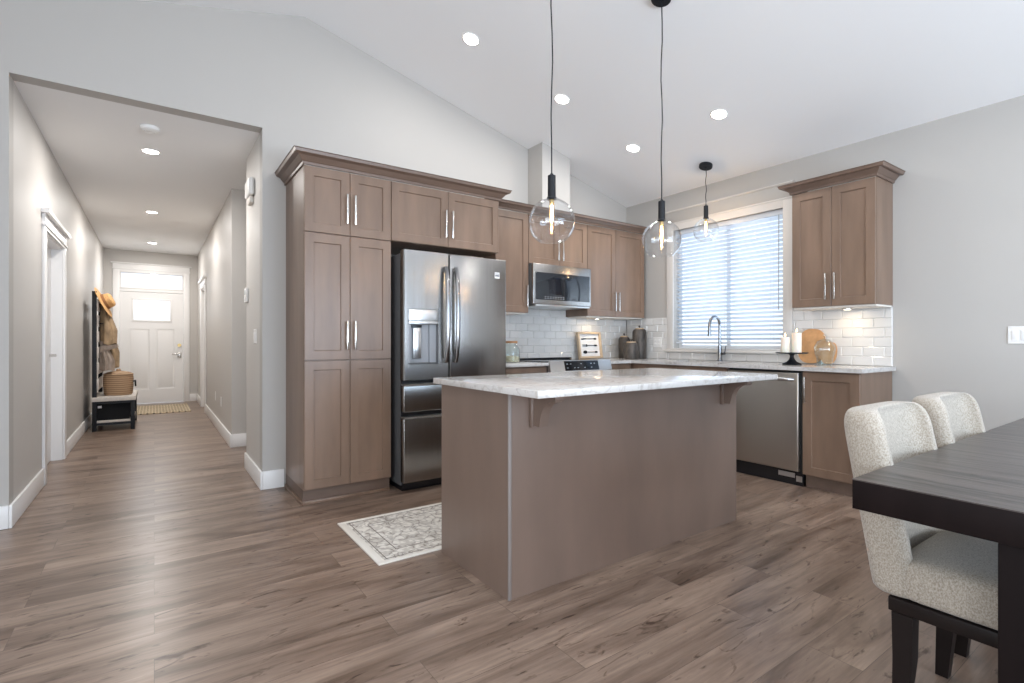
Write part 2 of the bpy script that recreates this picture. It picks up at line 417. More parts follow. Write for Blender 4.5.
# ------------------------------------------------------------------ setting: dimensions
YW = 4.276; XR = 4.70; ZC = 2.76; XL = -2.72; YB = -2.8
HX0, HX1 = -0.72, 0.675; YD = 11.40
def zc(x): return 3.717 - 0.2585*abs(x - 0.984)

struct(MB().box(XL-0.12, XR+0.12, YB-0.12, YD+0.6, -0.12, 0.0).build('floor', M_floor))
# vaulted ceiling
MB0 = MB()
MB0.prism([(XL-0.12, zc(XL-0.12)), (0.984, 3.717), (XR+0.12, zc(XR+0.12)), (XR+0.12, zc(XR+0.12)+0.12), (0.984, 3.84), (XL-0.12, zc(XL-0.12)+0.12)], 1, YB-0.12, YW+0.12)
struct(MB0.build('ceiling', M_ceil))
struct(MB().box(HX0-0.12, 2.12, YW+0.121, YD+0.12, ZC, ZC+0.12).build('ceiling_hall', M_ceil))
# kitchen end wall with the hall opening
b = MB().prism([(XL-0.12, 0), (HX0, 0), (HX0, ZC), (HX1, ZC), (HX1, 0), (XR, 0), (XR, zc(XR)), (0.984, 3.717), (XL, zc(XL)), (XL-0.12, zc(XL-0.12))], 1, YW, YW+0.12)
struct(b.build('wall_kitchen', M_wall))
# vent chase above the range
struct(MB().prism([(3.204, 2.30), (3.574, 2.30), (3.574, zc(3.574)+0.02), (3.204, zc(3.204)+0.02)], 1, 4.035, YW-0.001).build('wall_chase', M_wall))
# window wall (opening for window_1)
WY0, WY1, WZ0, WZ1 = 2.385, 3.585, 1.045, 2.350
b = MB()
top = zc(XR)
b.box(XR, XR+0.15, YB, WY0, 0, top); b.box(XR, XR+0.15, WY1, YW+0.12, 0, top)
b.box(XR, XR+0.15, WY0, WY1, 0, WZ0); b.box(XR, XR+0.15, WY0, WY1, WZ1, top)
struct(b.build('wall_right', M_wall))
# left wall of the great room with a window opening
b = MB()
lt = zc(XL)
b.box(XL-0.12, XL, YB, -2.3, 0, lt); b.box(XL-0.12, XL, 0.7, YW, 0, lt)
b.box(XL-0.12, XL, -2.3, 0.7, 0, 0.6); b.box(XL-0.12, XL, -2.3, 0.7, 2.4, lt)
struct(b.build('wall_left', M_wall))
# wall behind the camera with patio doors
b = MB()
b.prism([(XL, 0), (-1.3, 0), (-1.3, 2.6), (3.9, 2.6), (3.9, 0), (XR, 0), (XR, zc(XR)), (0.984, 3.717), (XL, zc(XL))], 1, YB-0.12, YB)
struct(b.build('wall_back', M_wall))

def window_unit(name, m, u0, u1, z0, z1, vs, depth=0.05, fr=0.05):
    """m maps (u, d, z); frame sits at d in 0..depth"""
    b = MB(m)
    b.box(u0, u1, 0, depth, z0, z0+fr); b.box(u0, u1, 0, depth, z1-fr, z1)
    b.box(u0, u0+fr, 0, depth, z0+fr, z1-fr); b.box(u1-fr, u1, 0, depth, z0+fr, z1-fr)
    for v in vs: b.box(v-fr/2, v+fr/2, 0, depth, z0+fr, z1-fr)
    o = struct(b.build(name, M_trim))
    MB(m).box(u0+fr, u1-fr, depth*0.4, depth*0.4+0.006, z0+fr, z1-fr).build('pane', M_pane, o)
    return o
window_unit('window_1', lambda u, d, z: (XR+0.09+d, u, z), WY0, WY1, WZ0, WZ1, [2.985], fr=0.045)
window_unit('window_2', lambda u, d, z: (u, YB-0.07+d, z), -1.3, 3.9, 0.0, 2.6, [0.0, 1.3, 2.6], fr=0.07)
window_unit('window_3', lambda u, d, z: (XL-0.08+d, u, z), -2.3, 0.7, 0.6, 2.4, [-0.8])

# window_1 casing, head and stool
b = MB()
xs = XR-0.018
b.box(xs, XR-0.001, WY0-0.085, WY0, WZ0, WZ1+0.07, 0.002); b.box(xs, XR-0.001, WY1, WY1+0.085, WZ0, WZ1+0.07, 0.002)
b.box(xs-0.004, XR-0.001, WY0-0.10, WY1+0.10, WZ1+0.0705, WZ1+0.088, 0.004)      # bead
b.box(xs, XR-0.001, WY0, WY1, WZ1, WZ1+0.07)
fr = MB().box(xs-0.001, XR-0.001, WY0-0.088, WY1+0.088, WZ1+0.0885, WZ1+0.205, 0.001); struct(fr.build('trim_8', M_wall))
b.prism([(XR-0.001, WZ1+0.2055), (xs-0.003, WZ1+0.2055), (xs-0.012, WZ1+0.214), (xs-0.014, WZ1+0.222), (XR-0.001, WZ1+0.222)], 1, WY0-0.10, WY1+0.10)
struct(b.build('trim_1', M_wtrim))
b = MB()
b.box(XR-0.05, XR+0.088, WY0+0.001, WY1-0.001, WZ0+0.0005, WZ0+0.012)
b.box(XR-0.05, XR-0.001, WY0-0.11, WY1+0.11, WZ0-0.028, WZ0-0.0005, 0.004)
struct(b.build('trim_2', M_wtrim))

# ------------------------------------------------------------------ hall shell
b = MB()
DY0, DY1, DZ = 5.47, 6.474, 2.02     # doorway on the left hall wall
b.box(HX0-0.12, HX0, YW+0.1205, DY0, 0, ZC-0.0005); b.box(HX0-0.12, HX0, DY1, YD+0.12, 0, ZC-0.0005); b.box(HX0-0.12, HX0, DY0, DY1, DZ, ZC-0.0005)
struct(b.build('wall_hall_left', M_hall))
RY0, RY1 = 9.48, 10.32
b = MB()
b.box(HX1, HX1+0.12, 6.165, RY0, 0, ZC-0.0005); b.box(HX1, HX1+0.12, RY1, YD+0.12, 0, ZC-0.0005); b.box(HX1, HX1+0.12, RY0, RY1, DZ, ZC-0.0005)
b.box(HX1+0.1205, 2.12, 6.165, 6.285, 0, ZC-0.0005)
struct(b.build('wall_hall_right', M_hall))
struct(MB().box(HX1, 2.0, YW+0.1205, 5.10, 0, ZC-0.0005).build('wall_stub', M_hall))
struct(MB().box(2.0005, 2.12, 4.9, 6.1645, 0, ZC-0.0005).build('wall_side_hall', M_hall))
# entry wall: openings for the door and the transom
FX0, FX1 = -0.505, 0.452
b = MB()
b.box(HX0, FX0, YD, YD+0.12, 0, ZC-0.0005); b.box(FX1, HX1, YD, YD+0.12, 0, ZC-0.0005); b.box(FX0, FX1, YD, YD+0.12, 2.385, ZC-0.0005)
b.box(FX0, FX1, YD, YD+0.12, 2.03, 2.085)
struct(b.build('wall_entry', M_hall))
b = MB()
for x0, x1 in ((FX0-0.095, FX0), (FX1, FX1+0.095)): b.box(x0, x1, YD-0.02, YD-0.001, 0, 2.415, 0.002)
b.box(FX0, FX1, YD-0.02, YD-0.001, 2.37, 2.415); b.box(FX0, FX1, YD-0.015, YD-0.001, 2.03, 2.075)
b.box(FX0-0.105, FX1+0.105, YD-0.026, YD-0.001, 2.4155, 2.432, 0.003)
b.box(FX0-0.095, FX1+0.095, YD-0.02, YD-0.001, 2.4325, 2.515)
b.box(FX0-0.125, FX1+0.125, YD-0.045, YD-0.001, 2.5155, 2.54, 0.006)
struct(b.build('trim_3', M_trim))
m = lambda u, d, z: (u, YD+0.04+d, z)
window_unit('window_4', m, FX0, FX1, 2.0855, 2.384, [], fr=0.022)
def casing_x(x, s, y0, y1, zt, name):
    """casing on a wall face at X=x, s=+1 when the room is at +X"""
    b = MB(lambda d, y, z: (x + s*d, y, z))
    b.box(0.001, 0.02, y0-0.095, y0, 0, zt+0.02, 0.002); b.box(0.001, 0.02, y1, y1+0.095, 0, zt+0.02, 0.002)
    b.box(0.001, 0.02, y0, y1, zt, zt+0.02)
    b.box(0.001, 0.028, y0-0.11, y1+0.11, zt+0.0205, zt+0.040, 0.003)
    b.box(0.001, 0.021, y0-0.095, y1+0.095, zt+0.0405, zt+0.118)
    b.prism([(y0-0.13, zt+0.1185), (y1+0.13, zt+0.1185), (y1+0.13, zt+0.15), (y0-0.13, zt+0.15)], 0, 0.001, 0.05)
    # jamb lining
    b.box(-0.121, 0.001, y0-0.0005, y0+0.018, 0, zt); b.box(-0.121, 0.001, y1-0.018, y1+0.0005, 0, zt); b.box(-0.121, 0.001, y0+0.018, y1-0.018, zt-0.018, zt)
    return struct(b.build(name, M_trim))
casing_x(HX0, 1, DY0, DY1, DZ, 'trim_4')
casing_x(HX1, -1, RY0, RY1, DZ, 'trim_5')
def slab_panels(b, u0, u1, z0, z1, pans, back=0.0, th=0.035, rec=0.007):
    """door slab face with recessed framed panels: mesh grid with holes replaced by nested lofts"""
    us = sorted({u0, u1, *[p[0] for p in pans], *[p[1] for p in pans]}); zs = sorted({z0, z1, *[p[2] for p in pans], *[p[3] for p in pans]})
    for i in range(len(us)-1):
        for j in range(len(zs)-1):
            um, zm = (us[i]+us[i+1])/2, (zs[j]+zs[j+1])/2
            hole = [p for p in pans if p[0] < um < p[1] and p[2] < zm < p[3]]
            if not hole: b.box(us[i], us[i+1], back, back+th, zs[j], zs[j+1])
    for p in pans:
        if len(p) > 4: continue
        b.rects(p[0], p[1], p[2], p[3], [(0, back), (0, back+th), (0.014, back+th-rec), (0.03, back+th-rec), (0.045, back+th-0.002)])
# left hall door, closed inside its deep jamb
m = lambda d, y, z: (HX0-0.115+d, y, z)
mm = lambda u, d, z: (HX0-0.115+d, u, z)
b = MB(mm); slab_panels(b, DY0+0.02, DY1-0.02, 0.008, DZ-0.02, [(DY0+0.14, (DY0+DY1)/2-0.05, 1.1, 1.9), ((DY0+DY1)/2+0.05, DY1-0.14, 1.1, 1.9), (DY0+0.14, (DY0+DY1)/2-0.05, 0.2, 0.95), ((DY0+DY1)/2+0.05, DY1-0.14, 0.2, 0.95)])
d2 = struct(b.build('door_2', M_trim))
MB().cyl((HX0-0.079, 6.36, 1.0), (HX0-0.03, 6.36, 1.0), 0.012).build('door_handle', M_nickel, d2)
mm = lambda u, d, z: (HX1+0.08-d, u, z)
b = MB(mm); slab_panels(b, RY0+0.02, RY1-0.02, 0.008, DZ-0.02, [(RY0+0.14, RY1-0.14, 1.1, 1.9), (RY0+0.14, RY1-0.14, 0.2, 0.95)])
d3 = struct(b.build('door_3', M_trim))
# front door (door_1) with a lite, two tall panels, lever and deadbolt
mm = lambda u, d, z: (u, YD+0.045-d, z)
b = MB(mm)
slab_panels(b, FX0+0.004, FX1-0.004, 0.01, 2.026, [(-0.30, 0.24, 1.52, 1.88, 1), (-0.37, -0.07, 0.26, 1.36), (0.03, 0.31, 0.26, 1.36)], 0.0, 0.045, 0.006)
d1 = struct(b.build('door_1', M_trim))
b = MB(mm)
b.box(-0.33, 0.27, 0.0455, 0.056, 1.49, 1.52, 0.003); b.box(-0.33, 0.27, 0.0455, 0.056, 1.88, 1.91, 0.003)
b.box(-0.33, -0.30, 0.0455, 0.056, 1.52, 1.88, 0.003); b.box(0.24, 0.27, 0.0455, 0.056, 1.52, 1.88, 0.003)
b.build('lite_frame', M_trim, d1)
MB(mm).box(-0.30, 0.24, 0.018, 0.024, 1.52, 1.88).build('pane', M_pane, d1)
b = MB(mm)
b.box(0.355, 0.415, 0.0455, 0.055, 0.83, 0.93, 0.004); b.cyl((0.385, 0.055, 0.90), (0.385, 0.095, 0.90), 0.011)
b.box(0.27, 0.395, 0.085, 0.100, 0.888, 0.912, 0.005); b.build('door_handle', M_nickel, d1)
b = MB(mm); b.cyl((0.385, 0.0455, 1.06), (0.385, 0.065, 1.06), 0.03)
M_brass = mat('satin_brass', (0.65, 0.48, 0.22), 0.3, 1.0)
b.build('deadbolt', M_brass, d1)

# baseboards
BH, BT = 0.14, 0.016
def bb(name, segs):
    b = MB()
    for x0, x1, y0, y1 in segs: b.box(x0, x1, y0, y1, 0.001, BH, 0.003)
    return struct(b.build(name, M_trim))
bb('baseboard_hall_left', [(HX0+0.001, HX0+BT, YW-BT, DY0-0.0955), (HX0+0.001, HX0+BT, DY1+0.0955, YD-0.002), (XL, HX0, YW-BT, YW-0.001)])
bb('baseboard_hall_right', [(HX1-BT, HX1-0.001, 6.165-BT, RY0-0.0955), (HX1-BT, HX1-0.001, RY1+0.0955, YD-0.002), (HX1, 1.98, 6.165-BT, 6.164)])
bb('baseboard_stub', [(HX1-BT, HX1-0.001, YW-BT, 5.10), (HX1, 0.827, YW-BT, YW-0.001)])
bb('baseboard_entry', [(HX0+BT+0.001, FX0-0.0955, YD-BT, YD-0.001), (FX1+0.0955, HX1-BT-0.001, YD-BT, YD-0.001)])
bb('baseboard_right', [(XR-BT, XR-0.001, YB+0.01, 1.54)])

# ------------------------------------------------------------------ backsplash (bevelled subway tile on both kitchen walls)
def tiles(name, m, regions):
    """regions of (u0,u1,z0,z1); tile rows share one grid"""
    TW, TH, G = 0.152, 0.076, 0.0016
    g = MB(m)
    for u0, u1, z0, z1 in regions: g.box(u0, u1, 0.001, 0.005, z0, z1)
    base = struct(g.build(name, M_grout))
    t = MB(m)
    for (u0, u1, z0, z1) in regions:
        r0 = int(math.floor((z0-0.935)/TH)); r1 = int(math.ceil((z1-0.935)/TH))
        for r in range(r0, r1):
            off = (r % 2)*TW/2
            c0 = int(math.floor((u0-off)/TW))
            for c in range(c0, int(math.ceil((u1-off)/TW))+1):
                a0, a1 = max(u0, c*TW+off)+G/2, min(u1, (c+1)*TW+off)-G/2
                h0, h1 = max(z0, 0.935+r*TH)+G/2, min(z1, 0.935+(r+1)*TH)-G/2
                if a1-a0 < 0.012 or h1-h0 < 0.012: continue
                t.rects(a0, a1, h0, h1, [(0, 0.0051), (0.0005, 0.0085), (0.005, 0.0115)])
    t.build('tile', M_tile, base, smooth=10)
    return base
tiles('trim_6', lambda u, d, z: (u, YW-d, z), [(2.44, XR-0.012, 0.935, 1.40), (2.96, 3.72, 1.40, 1.47)])
tiles('trim_7', lambda u, d, z: (XR-d, u, z), [(1.545, WY0-0.086, 0.935, 1.40), (WY0-0.086, WY1+0.086, 0.935, WZ0-0.029), (WY1+0.086, YW-0.012, 0.935, 1.40)])

# ------------------------------------------------------------------ cabinets
SW = 0.062
def door_leaf(par, m, u0, u1, z0, z1, handle=None, material=None, name='door', sw=SW):
    """shaker leaf, back face at d=0; handle=('v',u,za,zb) or ('h',z,ua,ub)"""
    g = 0.0015
    b = MB(m); b.rects(u0+g, u1-g, z0+g, z1-g, [(0, 0.0005), (0, 0.018), (0.002, 0.020), (sw, 0.020), (sw+0.003, 0.0105), (sw+0.004, 0.010)])
    o = b.build(name, material or M_cab, par, smooth=20)
    if handle:
        h = MB(m)
        k, c, a, e = handle
        if k == 'v':
            h.box(c-0.006, c+0.006, 0.046, 0.055, a, e, 0.002)
            for z in (a+0.012, e-0.012): h.cyl((c, 0.0195, z), (c, 0.048, z), 0.005, seg=12)
        else:
            h.box(a, e, 0.046, 0.055, c-0.006, c+0.006, 0.002)
            for u in (a+0.012, e-0.012): h.cyl((u, 0.0195, c), (u, 0.048, c), 0.005, seg=12)
        h.build('handle', M_nickel, o)
    return o
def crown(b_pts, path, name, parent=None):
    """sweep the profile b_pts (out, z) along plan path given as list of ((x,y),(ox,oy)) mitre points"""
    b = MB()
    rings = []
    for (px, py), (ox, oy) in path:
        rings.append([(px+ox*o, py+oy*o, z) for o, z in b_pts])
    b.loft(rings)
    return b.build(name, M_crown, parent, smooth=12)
CP = lambda z0, z1: [(0.0, z0), (0.012, z0), (0.014, z0+0.018), (0.022, z0+0.024), (0.030, z0+0.034), (0.044, z0+0.052), (0.064, z1-0.026), (0.072, z1-0.022), (0.078, z1-0.004), (0.084, z1), (0.0, z1)]

mB = lambda yf: (lambda u, d, z: (u, yf-d, z))
mR = lambda xf: (lambda u, d, z: (xf-d, u, z))
YP = 3.70   # carcass front of the tall units (door face at 3.68)
# pantry
t = thing('pantry_cabinet', 'tall taupe wood pantry cabinet beside the hallway opening, with six shaker doors', 'cabinet', (1.16, YP, 0))
b = MB(); b.box(0.842, 1.466, YP, YW-0.002, 0.10, 2.345); b.build('body', M_cab, t)
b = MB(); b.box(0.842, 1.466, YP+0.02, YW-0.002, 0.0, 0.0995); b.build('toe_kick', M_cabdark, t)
b = MB(); b.box(0.828, 0.841, YP-0.004, YW-0.018, 0.0, 0.022, 0.003); b.box(0.828, 1.466, YP+0.005, YP+0.0195, 0.0, 0.022, 0.003); b.build('shoe_molding', M_cab, t)
m = mB(YP)
for za, zb, hz in ((0.105, 0.995, None), (1.0, 1.885, (1.07, 1.277)), (1.89, 2.3445, (1.97, 2.18))):
    for k, (ua, ub) in enumerate(((0.842, 1.156), (1.156, 1.466))):
        hu = 1.130 if k == 0 else 1.187
        door_leaf(t, m, ua, ub, za, zb, ('v', hu, *hz) if hz else None)
# over the fridge
t = thing('cabinet_over_fridge', 'wide two-door taupe cabinet directly above the refrigerator', 'cabinet', (1.95, YP, 1.9))
b = MB(); b.box(1.468, 2.442, YP, YW-0.002, 1.895, 2.345); b.build('body', M_cab, t)
b = MB(); b.box(2.4425, 2.449, YP+0.03, YW-0.002, 0.0, 2.345); b.build('side_panel', M_cab, t)
door_leaf(t, m, 1.468, 1.950, 1.895, 2.3445, ('v', 1.920, 1.965, 2.185)); door_leaf(t, m, 1.950, 2.442, 1.895, 2.3445, ('v', 1.980, 1.965, 2.185))
yf = YP-0.021
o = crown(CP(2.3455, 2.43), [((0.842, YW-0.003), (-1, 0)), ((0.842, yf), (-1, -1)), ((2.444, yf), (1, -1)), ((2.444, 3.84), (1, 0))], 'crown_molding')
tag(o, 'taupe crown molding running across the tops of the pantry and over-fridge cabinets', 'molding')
# wall cabinets on the range wall
YU = 3.95
m = mB(YU)
def wallcab(x0, x1, z0, label, doors, under=True, zt=2.36):
    t = thing('wall_cabinet', label, 'cabinet', ((x0+x1)/2, YU, z0), 'wall cabinets around the microwave')
    MB().box(x0, x1, YU, YW-0.002, z0, zt).build('body', M_cab, t)
    if under: MB().box(x0+0.015, x1-0.015, YU+0.01, YW-0.02, z0-0.012, z0-0.0005).build('underside_panel', M_frost, t)
    for d in doors: door_leaf(t, m, *d)
    return t
wallcab(2.450, 2.952, 1.405, 'single-door taupe wall cabinet between the refrigerator and the microwave', [(2.450, 2.952, 1.405, 2.358, ('v', 2.922, 1.46, 1.67))])
wallcab(2.955, 3.722, 1.885, 'short two-door taupe wall cabinet directly above the microwave', [(2.955, 3.3385, 1.885, 2.358, ('v', 3.308, 1.94, 2.15)), (3.3385, 3.722, 1.885, 2.358, ('v', 3.369, 1.94, 2.15))], False)
t = wallcab(3.725, 4.62, 1.400, 'two-door taupe corner wall cabinet above the framed utensil art and canisters', [(3.725, 4.150, 1.400, 2.358, ('v', 4.122, 1.46, 1.67)), (4.150, 4.62, 1.400, 2.358, ('v', 4.180, 1.46, 1.67))])
yf = YU-0.021
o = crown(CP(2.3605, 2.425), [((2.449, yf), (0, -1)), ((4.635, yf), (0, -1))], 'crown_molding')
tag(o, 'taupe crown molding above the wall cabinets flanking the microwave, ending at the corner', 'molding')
# right-hand wall cabinet
XU = 4.39
mr = mR(XU)
t = thing('wall_cabinet', 'two-door taupe wall cabinet hanging alone right of the window', 'cabinet', (XU, 1.84, 1.405))
MB().box(XU, XR-0.002, 1.545, 2.15, 1.410, 2.355).build('body', M_cab, t)
MB().box(XU+0.005, XR-0.012, 1.549, 2.146, 1.396, 1.4095).build('underside_panel', M_frost, t)
door_leaf(t, mr, 1.8475, 2.15, 1.410, 2.353, ('v', 1.880, 1.46, 1.67)); door_leaf(t, mr, 1.545, 1.8475, 1.410, 2.353, ('v', 1.815, 1.46, 1.67))
xf = XU-0.021
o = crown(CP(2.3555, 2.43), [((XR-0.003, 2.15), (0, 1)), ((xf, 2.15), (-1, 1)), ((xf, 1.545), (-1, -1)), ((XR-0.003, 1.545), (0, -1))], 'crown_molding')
tag(o, 'taupe crown molding topping the lone wall cabinet right of the window', 'molding')

# base cabinets
CT0, CT1 = 0.905, 0.935
YBF, XBF = 3.69, 4.12
m = mB(YBF)
def basecab_b(x0, x1, label, fronts):
    t = thing('base_cabinet', label, 'cabinet', ((x0+x1)/2, YBF, 0), 'base cabinets under the worktops')
    MB().box(x0, x1, YBF, YW-0.013, 0.10, CT0-0.001).build('body', M_cab, t)
    MB().box(x0, x1, YBF+0.05, YW-0.02, 0.0, 0.0995).build('toe_kick', M_cabdark, t)
    for f in fronts: door_leaf(t, m, *f[:4], f[4], name=f[5], sw=f[6] if len(f) > 6 else SW)
    return t
basecab_b(2.452, 2.968, 'taupe drawer base cabinet between the refrigerator and the range', [(2.452, 2.968, 0.73, 0.895, ('h', 0.815, 2.62, 2.80), 'drawer', 0.045), (2.452, 2.968, 0.105, 0.725, ('v', 2.93, 0.48, 0.68), 'door')])
basecab_b(3.772, 4.118, 'narrow taupe base cabinet in the corner right of the range', [(3.772, 4.10, 0.73, 0.895, ('h', 0.815, 3.86, 4.01), 'drawer', 0.045), (3.772, 4.10, 0.105, 0.725, ('v', 3.81, 0.48, 0.68), 'door')])
mr = mR(XBF)
def basecab_r(y0, y1, label, fronts):
    t = thing('base_cabinet', label, 'cabinet', (XBF, (y0+y1)/2, 0), 'base cabinets under the worktops')
    if y0 > 2:
        MB().box(XBF, XR-0.013, y0, y1, 0.10, 0.695).box(XBF, 4.185, y0, y1, 0.6955, CT0-0.001).build('body', M_cab, t)
    else:
        MB().box(XBF, XR-0.013, y0, y1, 0.10, CT0-0.001).build('body', M_cab, t)
    MB().box(XBF+0.04, XR-0.02, y0+0.002, y1, 0.0, 0.0995).build('toe_kick', M_cabdark, t)
    for f in fronts: door_leaf(t, mr, *f[:4], f[4], name=f[5], sw=f[6] if len(f) > 6 else SW)
    return t
basecab_r(2.572, 3.685, 'taupe sink base cabinet under the window beside the dishwasher', [(2.572, 3.10, 0.105, 0.895, ('v', 3.06, 0.62, 0.83), 'door'), (3.10, 3.63, 0.105, 0.895, ('v', 3.14, 0.62, 0.83), 'door')])
t = basecab_r(1.545, 1.938, 'single-door taupe base cabinet at the end of the run, right of the dishwasher', [(1.545, 1.938, 0.105, 0.895, ('v', 1.912, 0.66, 0.86), 'door')])
MB().box(XBF+0.045, XR-0.018, 1.530, 1.5435, 0.0, 0.022, 0.002).build('shoe_molding', M_cab, t)

# worktops
b = MB()
b.box(2.451, 2.968, 3.640, YW-0.0125, CT0, CT1, 0.003)
tag(b.build('worktop', M_quartz), 'short white quartz worktop piece between the refrigerator and the range', 'worktop', 'white quartz worktops')
SY0, SY1, SX0, SX1 = 2.66, 3.32, 4.20, 4.60
b = MB()
b.box(3.772, 4.07, 3.640, YW-0.0125, CT0, CT1)
b.box(4.07, XR-0.0125, SY1, YW-0.0125, CT0, CT1)
b.box(4.07, SX0, SY0, SY1, CT0, CT1); b.box(SX1, XR-0.0125, SY0, SY1, CT0, CT1)
b.box(4.07, XR-0.0125, 1.520, SY0, CT0, CT1)
bmesh.ops.remove_doubles(b.bm, verts=b.bm.verts[:], dist=1e-5)
tag(b.build('worktop', M_quartz), 'L-shaped white quartz worktop from the range round the corner and under the window', 'worktop', 'white quartz worktops')
b = MB(); b.box(SX0, SX1, SY0, SY1, 0.70, 0.704)
for q in ((SX0, SX0+0.004, SY0, SY1), (SX1-0.004, SX1, SY0, SY1), (SX0, SX1, SY0, SY0+0.004), (SX0, SX1, SY1-0.004, SY1)): b.box(*q, 0.70, 0.904)
tag(b.build('kitchen_sink', M_steel), 'undermount stainless sink bowl below the faucet', 'sink')
# faucet
fx, fy = 4.635, 2.985
t = thing('kitchen_faucet', 'tall gooseneck pull-down steel faucet standing in front of the window', 'faucet', (fx, fy, CT1))
b = MB(); b.lathe([(0, 0.0005), (0.030, 0.0005), (0.030, 0.006), (0.022, 0.010), (0.019, 0.016), (0.019, 0.15), (0.015, 0.156), (0, 0.156)], (fx, fy, CT1)); b.build('base', M_chrome, t)
pts = [(fx, fy, CT1+0.15), (fx, fy, CT1+0.355)]
cx = fx-0.085
for k in range(1, 13):
    a = PI*k/12.0*0.98; pts.append((cx+0.085*math.cos(a), fy, CT1+0.355+0.085*math.sin(a)))
pts.append((pts[-1][0]-0.003, fy, CT1+0.32))
b = MB(); b.tube(pts, 0.014, 16); b.build('spout', M_chrome, t)
b = MB(); e = pts[-1]; b.cyl((e[0], fy, e[2]), (e[0]-0.003, fy, e[2]-0.075), 0.015, 0.016); b.build('spray_head', M_chrome, t)
b = MB(); b.cyl((fx, fy-0.01, CT1+0.075), (fx, fy-0.055, CT1+0.075), 0.013); b.cyl((fx, fy-0.05, CT1+0.075), (fx, fy-0.068, CT1+0.155), 0.006, 0.005); b.build('handle', M_chrome, t)

# ------------------------------------------------------------------ refrigerator
FX_0, FX_1, FY = 1.512, 2.430, 3.55
t = thing('refrigerator', 'stainless steel french-door refrigerator with water dispenser, between the tall cabinets and the range', 'refrigerator', (1.97, FY, 0))
b = MB(); b.box(FX_0+0.004, FX_1-0.004, FY+0.07, 4.24, 0.045, 1.795, 0.004); b.build('body', M_dk, t)
b = MB(); b.box(FX_0+0.02, FX_1-0.02, FY+0.08, 4.2, 0.0, 0.044); b.build('base_grille', M_blkpl, t)
mf = lambda u, d, z: (u, FY+0.065-d, z)     # d=0 at door back, .065 at face
xm = 1.893
DX0, DX1, DZ0, DZ1 = 1.549, 1.797, 0.958, 1.376
def fdoor(u0, u1, z0, z1, hole=None):
    b = MB(mf)
    if not hole:
        b.box(u0, u1, 0.0, 0.065, z0, z1, 0.008, 3)
    else:
        h0, h1, g0, g1 = hole
        lo = [(u0, 0), (u1, 0), (u1, 0.057), (u1-0.008, 0.065), (u0+0.008, 0.065), (u0, 0.057)]
        b.prism([(u0, 0), (h0, 0), (h0, 0.065), (u0+0.008, 0.065), (u0, 0.057)], 2, z0, z1)
        b.prism([(h1, 0), (u1, 0), (u1, 0.057), (u1-0.008, 0.065), (h1, 0.065)], 2, z0, z1)
        b.box(h0, h1, 0, 0.065, z0, g0); b.box(h0, h1, 0, 0.065, g1, z1); b.box(h0, h1, 0, 0.012, g0, g1)
    return b.build('door', M_steel, t)
dl = fdoor(FX_0, xm-0.003, 0.84, 1.815, (DX0, DX1, DZ0, DZ1))
dr = fdoor(xm+0.003, FX_1, 0.84, 1.815)
for u, par in ((xm-0.043, dl), (xm+0.043, dr)):
    b = MB(mf)
    rings = []
    for k in range(15):
        s = k/14.0; z = 0.965+0.745*s
        off = 0.028+0.040*math.sin(PI*s)**0.55
        wdt = 0.013+0.004*math.sin(PI*s)
        th = 0.011
        rings.append([(u-wdt, 0.065+off-th, z), (u+wdt, 0.065+off-th, z), (u+wdt, 0.065+off+th*0.4, z), (u+wdt*0.5, 0.065+off+th, z), (u-wdt*0.5, 0.065+off+th, z), (u-wdt, 0.065+off+th*0.4, z)])
    b.loft(rings)
    b.box(u-0.010, u+0.010, 0.0655, 0.095, 0.970, 1.0); b.box(u-0.010, u+0.010, 0.0655, 0.095, 1.675, 1.705)
    b.build('handle', M_handle, par, smooth=40)
# dispenser
b = MB(mf); b.box(DX0+0.002, DX1-0.002, 0.05, 0.068, 1.285, DZ1-0.003, 0.003); b.box(DX0+0.002, DX1-0.002, 0.05, 0.074, 1.262, 1.284, 0.003)
dp = b.build('dispenser_panel', M_steel_lt, dl)
b = MB(mf); b.box(DX0+0.001, DX0+0.016, 0.0125, 0.0645, DZ0+0.001, 1.261); b.box(DX1-0.06, DX1-0.001, 0.0125, 0.030, DZ0+0.001, 1.261); b.box(DX0+0.016, DX1-0.06, 0.0125, 0.016, DZ0+0.001, 1.261)
b.build('dispenser_recess', mat('grey_recess', (0.30, 0.31, 0.33), 0.4), dl)
b = MB(mf); b.box(DX0+0.052, DX0+0.118, 0.0165, 0.034, 1.0, 1.235, 0.004); b.box(DX0+0.066, DX0+0.104, 0.0345, 0.042, 1.02, 1.20, 0.004)
b.build('dispenser_paddle', M_steel_lt, dl)
b = MB(mf); b.box(DX0+0.045, DX0+0.125, 0.0125, 0.030, 1.237, 1.255, 0.003); b.build('dispenser_nozzle', M_blkpl, dl)
b = MB(mf); b.box(DX0+0.001, DX1-0.001, 0.0165, 0.068, DZ0+0.001, DZ0+0.012, 0.002); b.build('drip_tray', M_dk, dl)
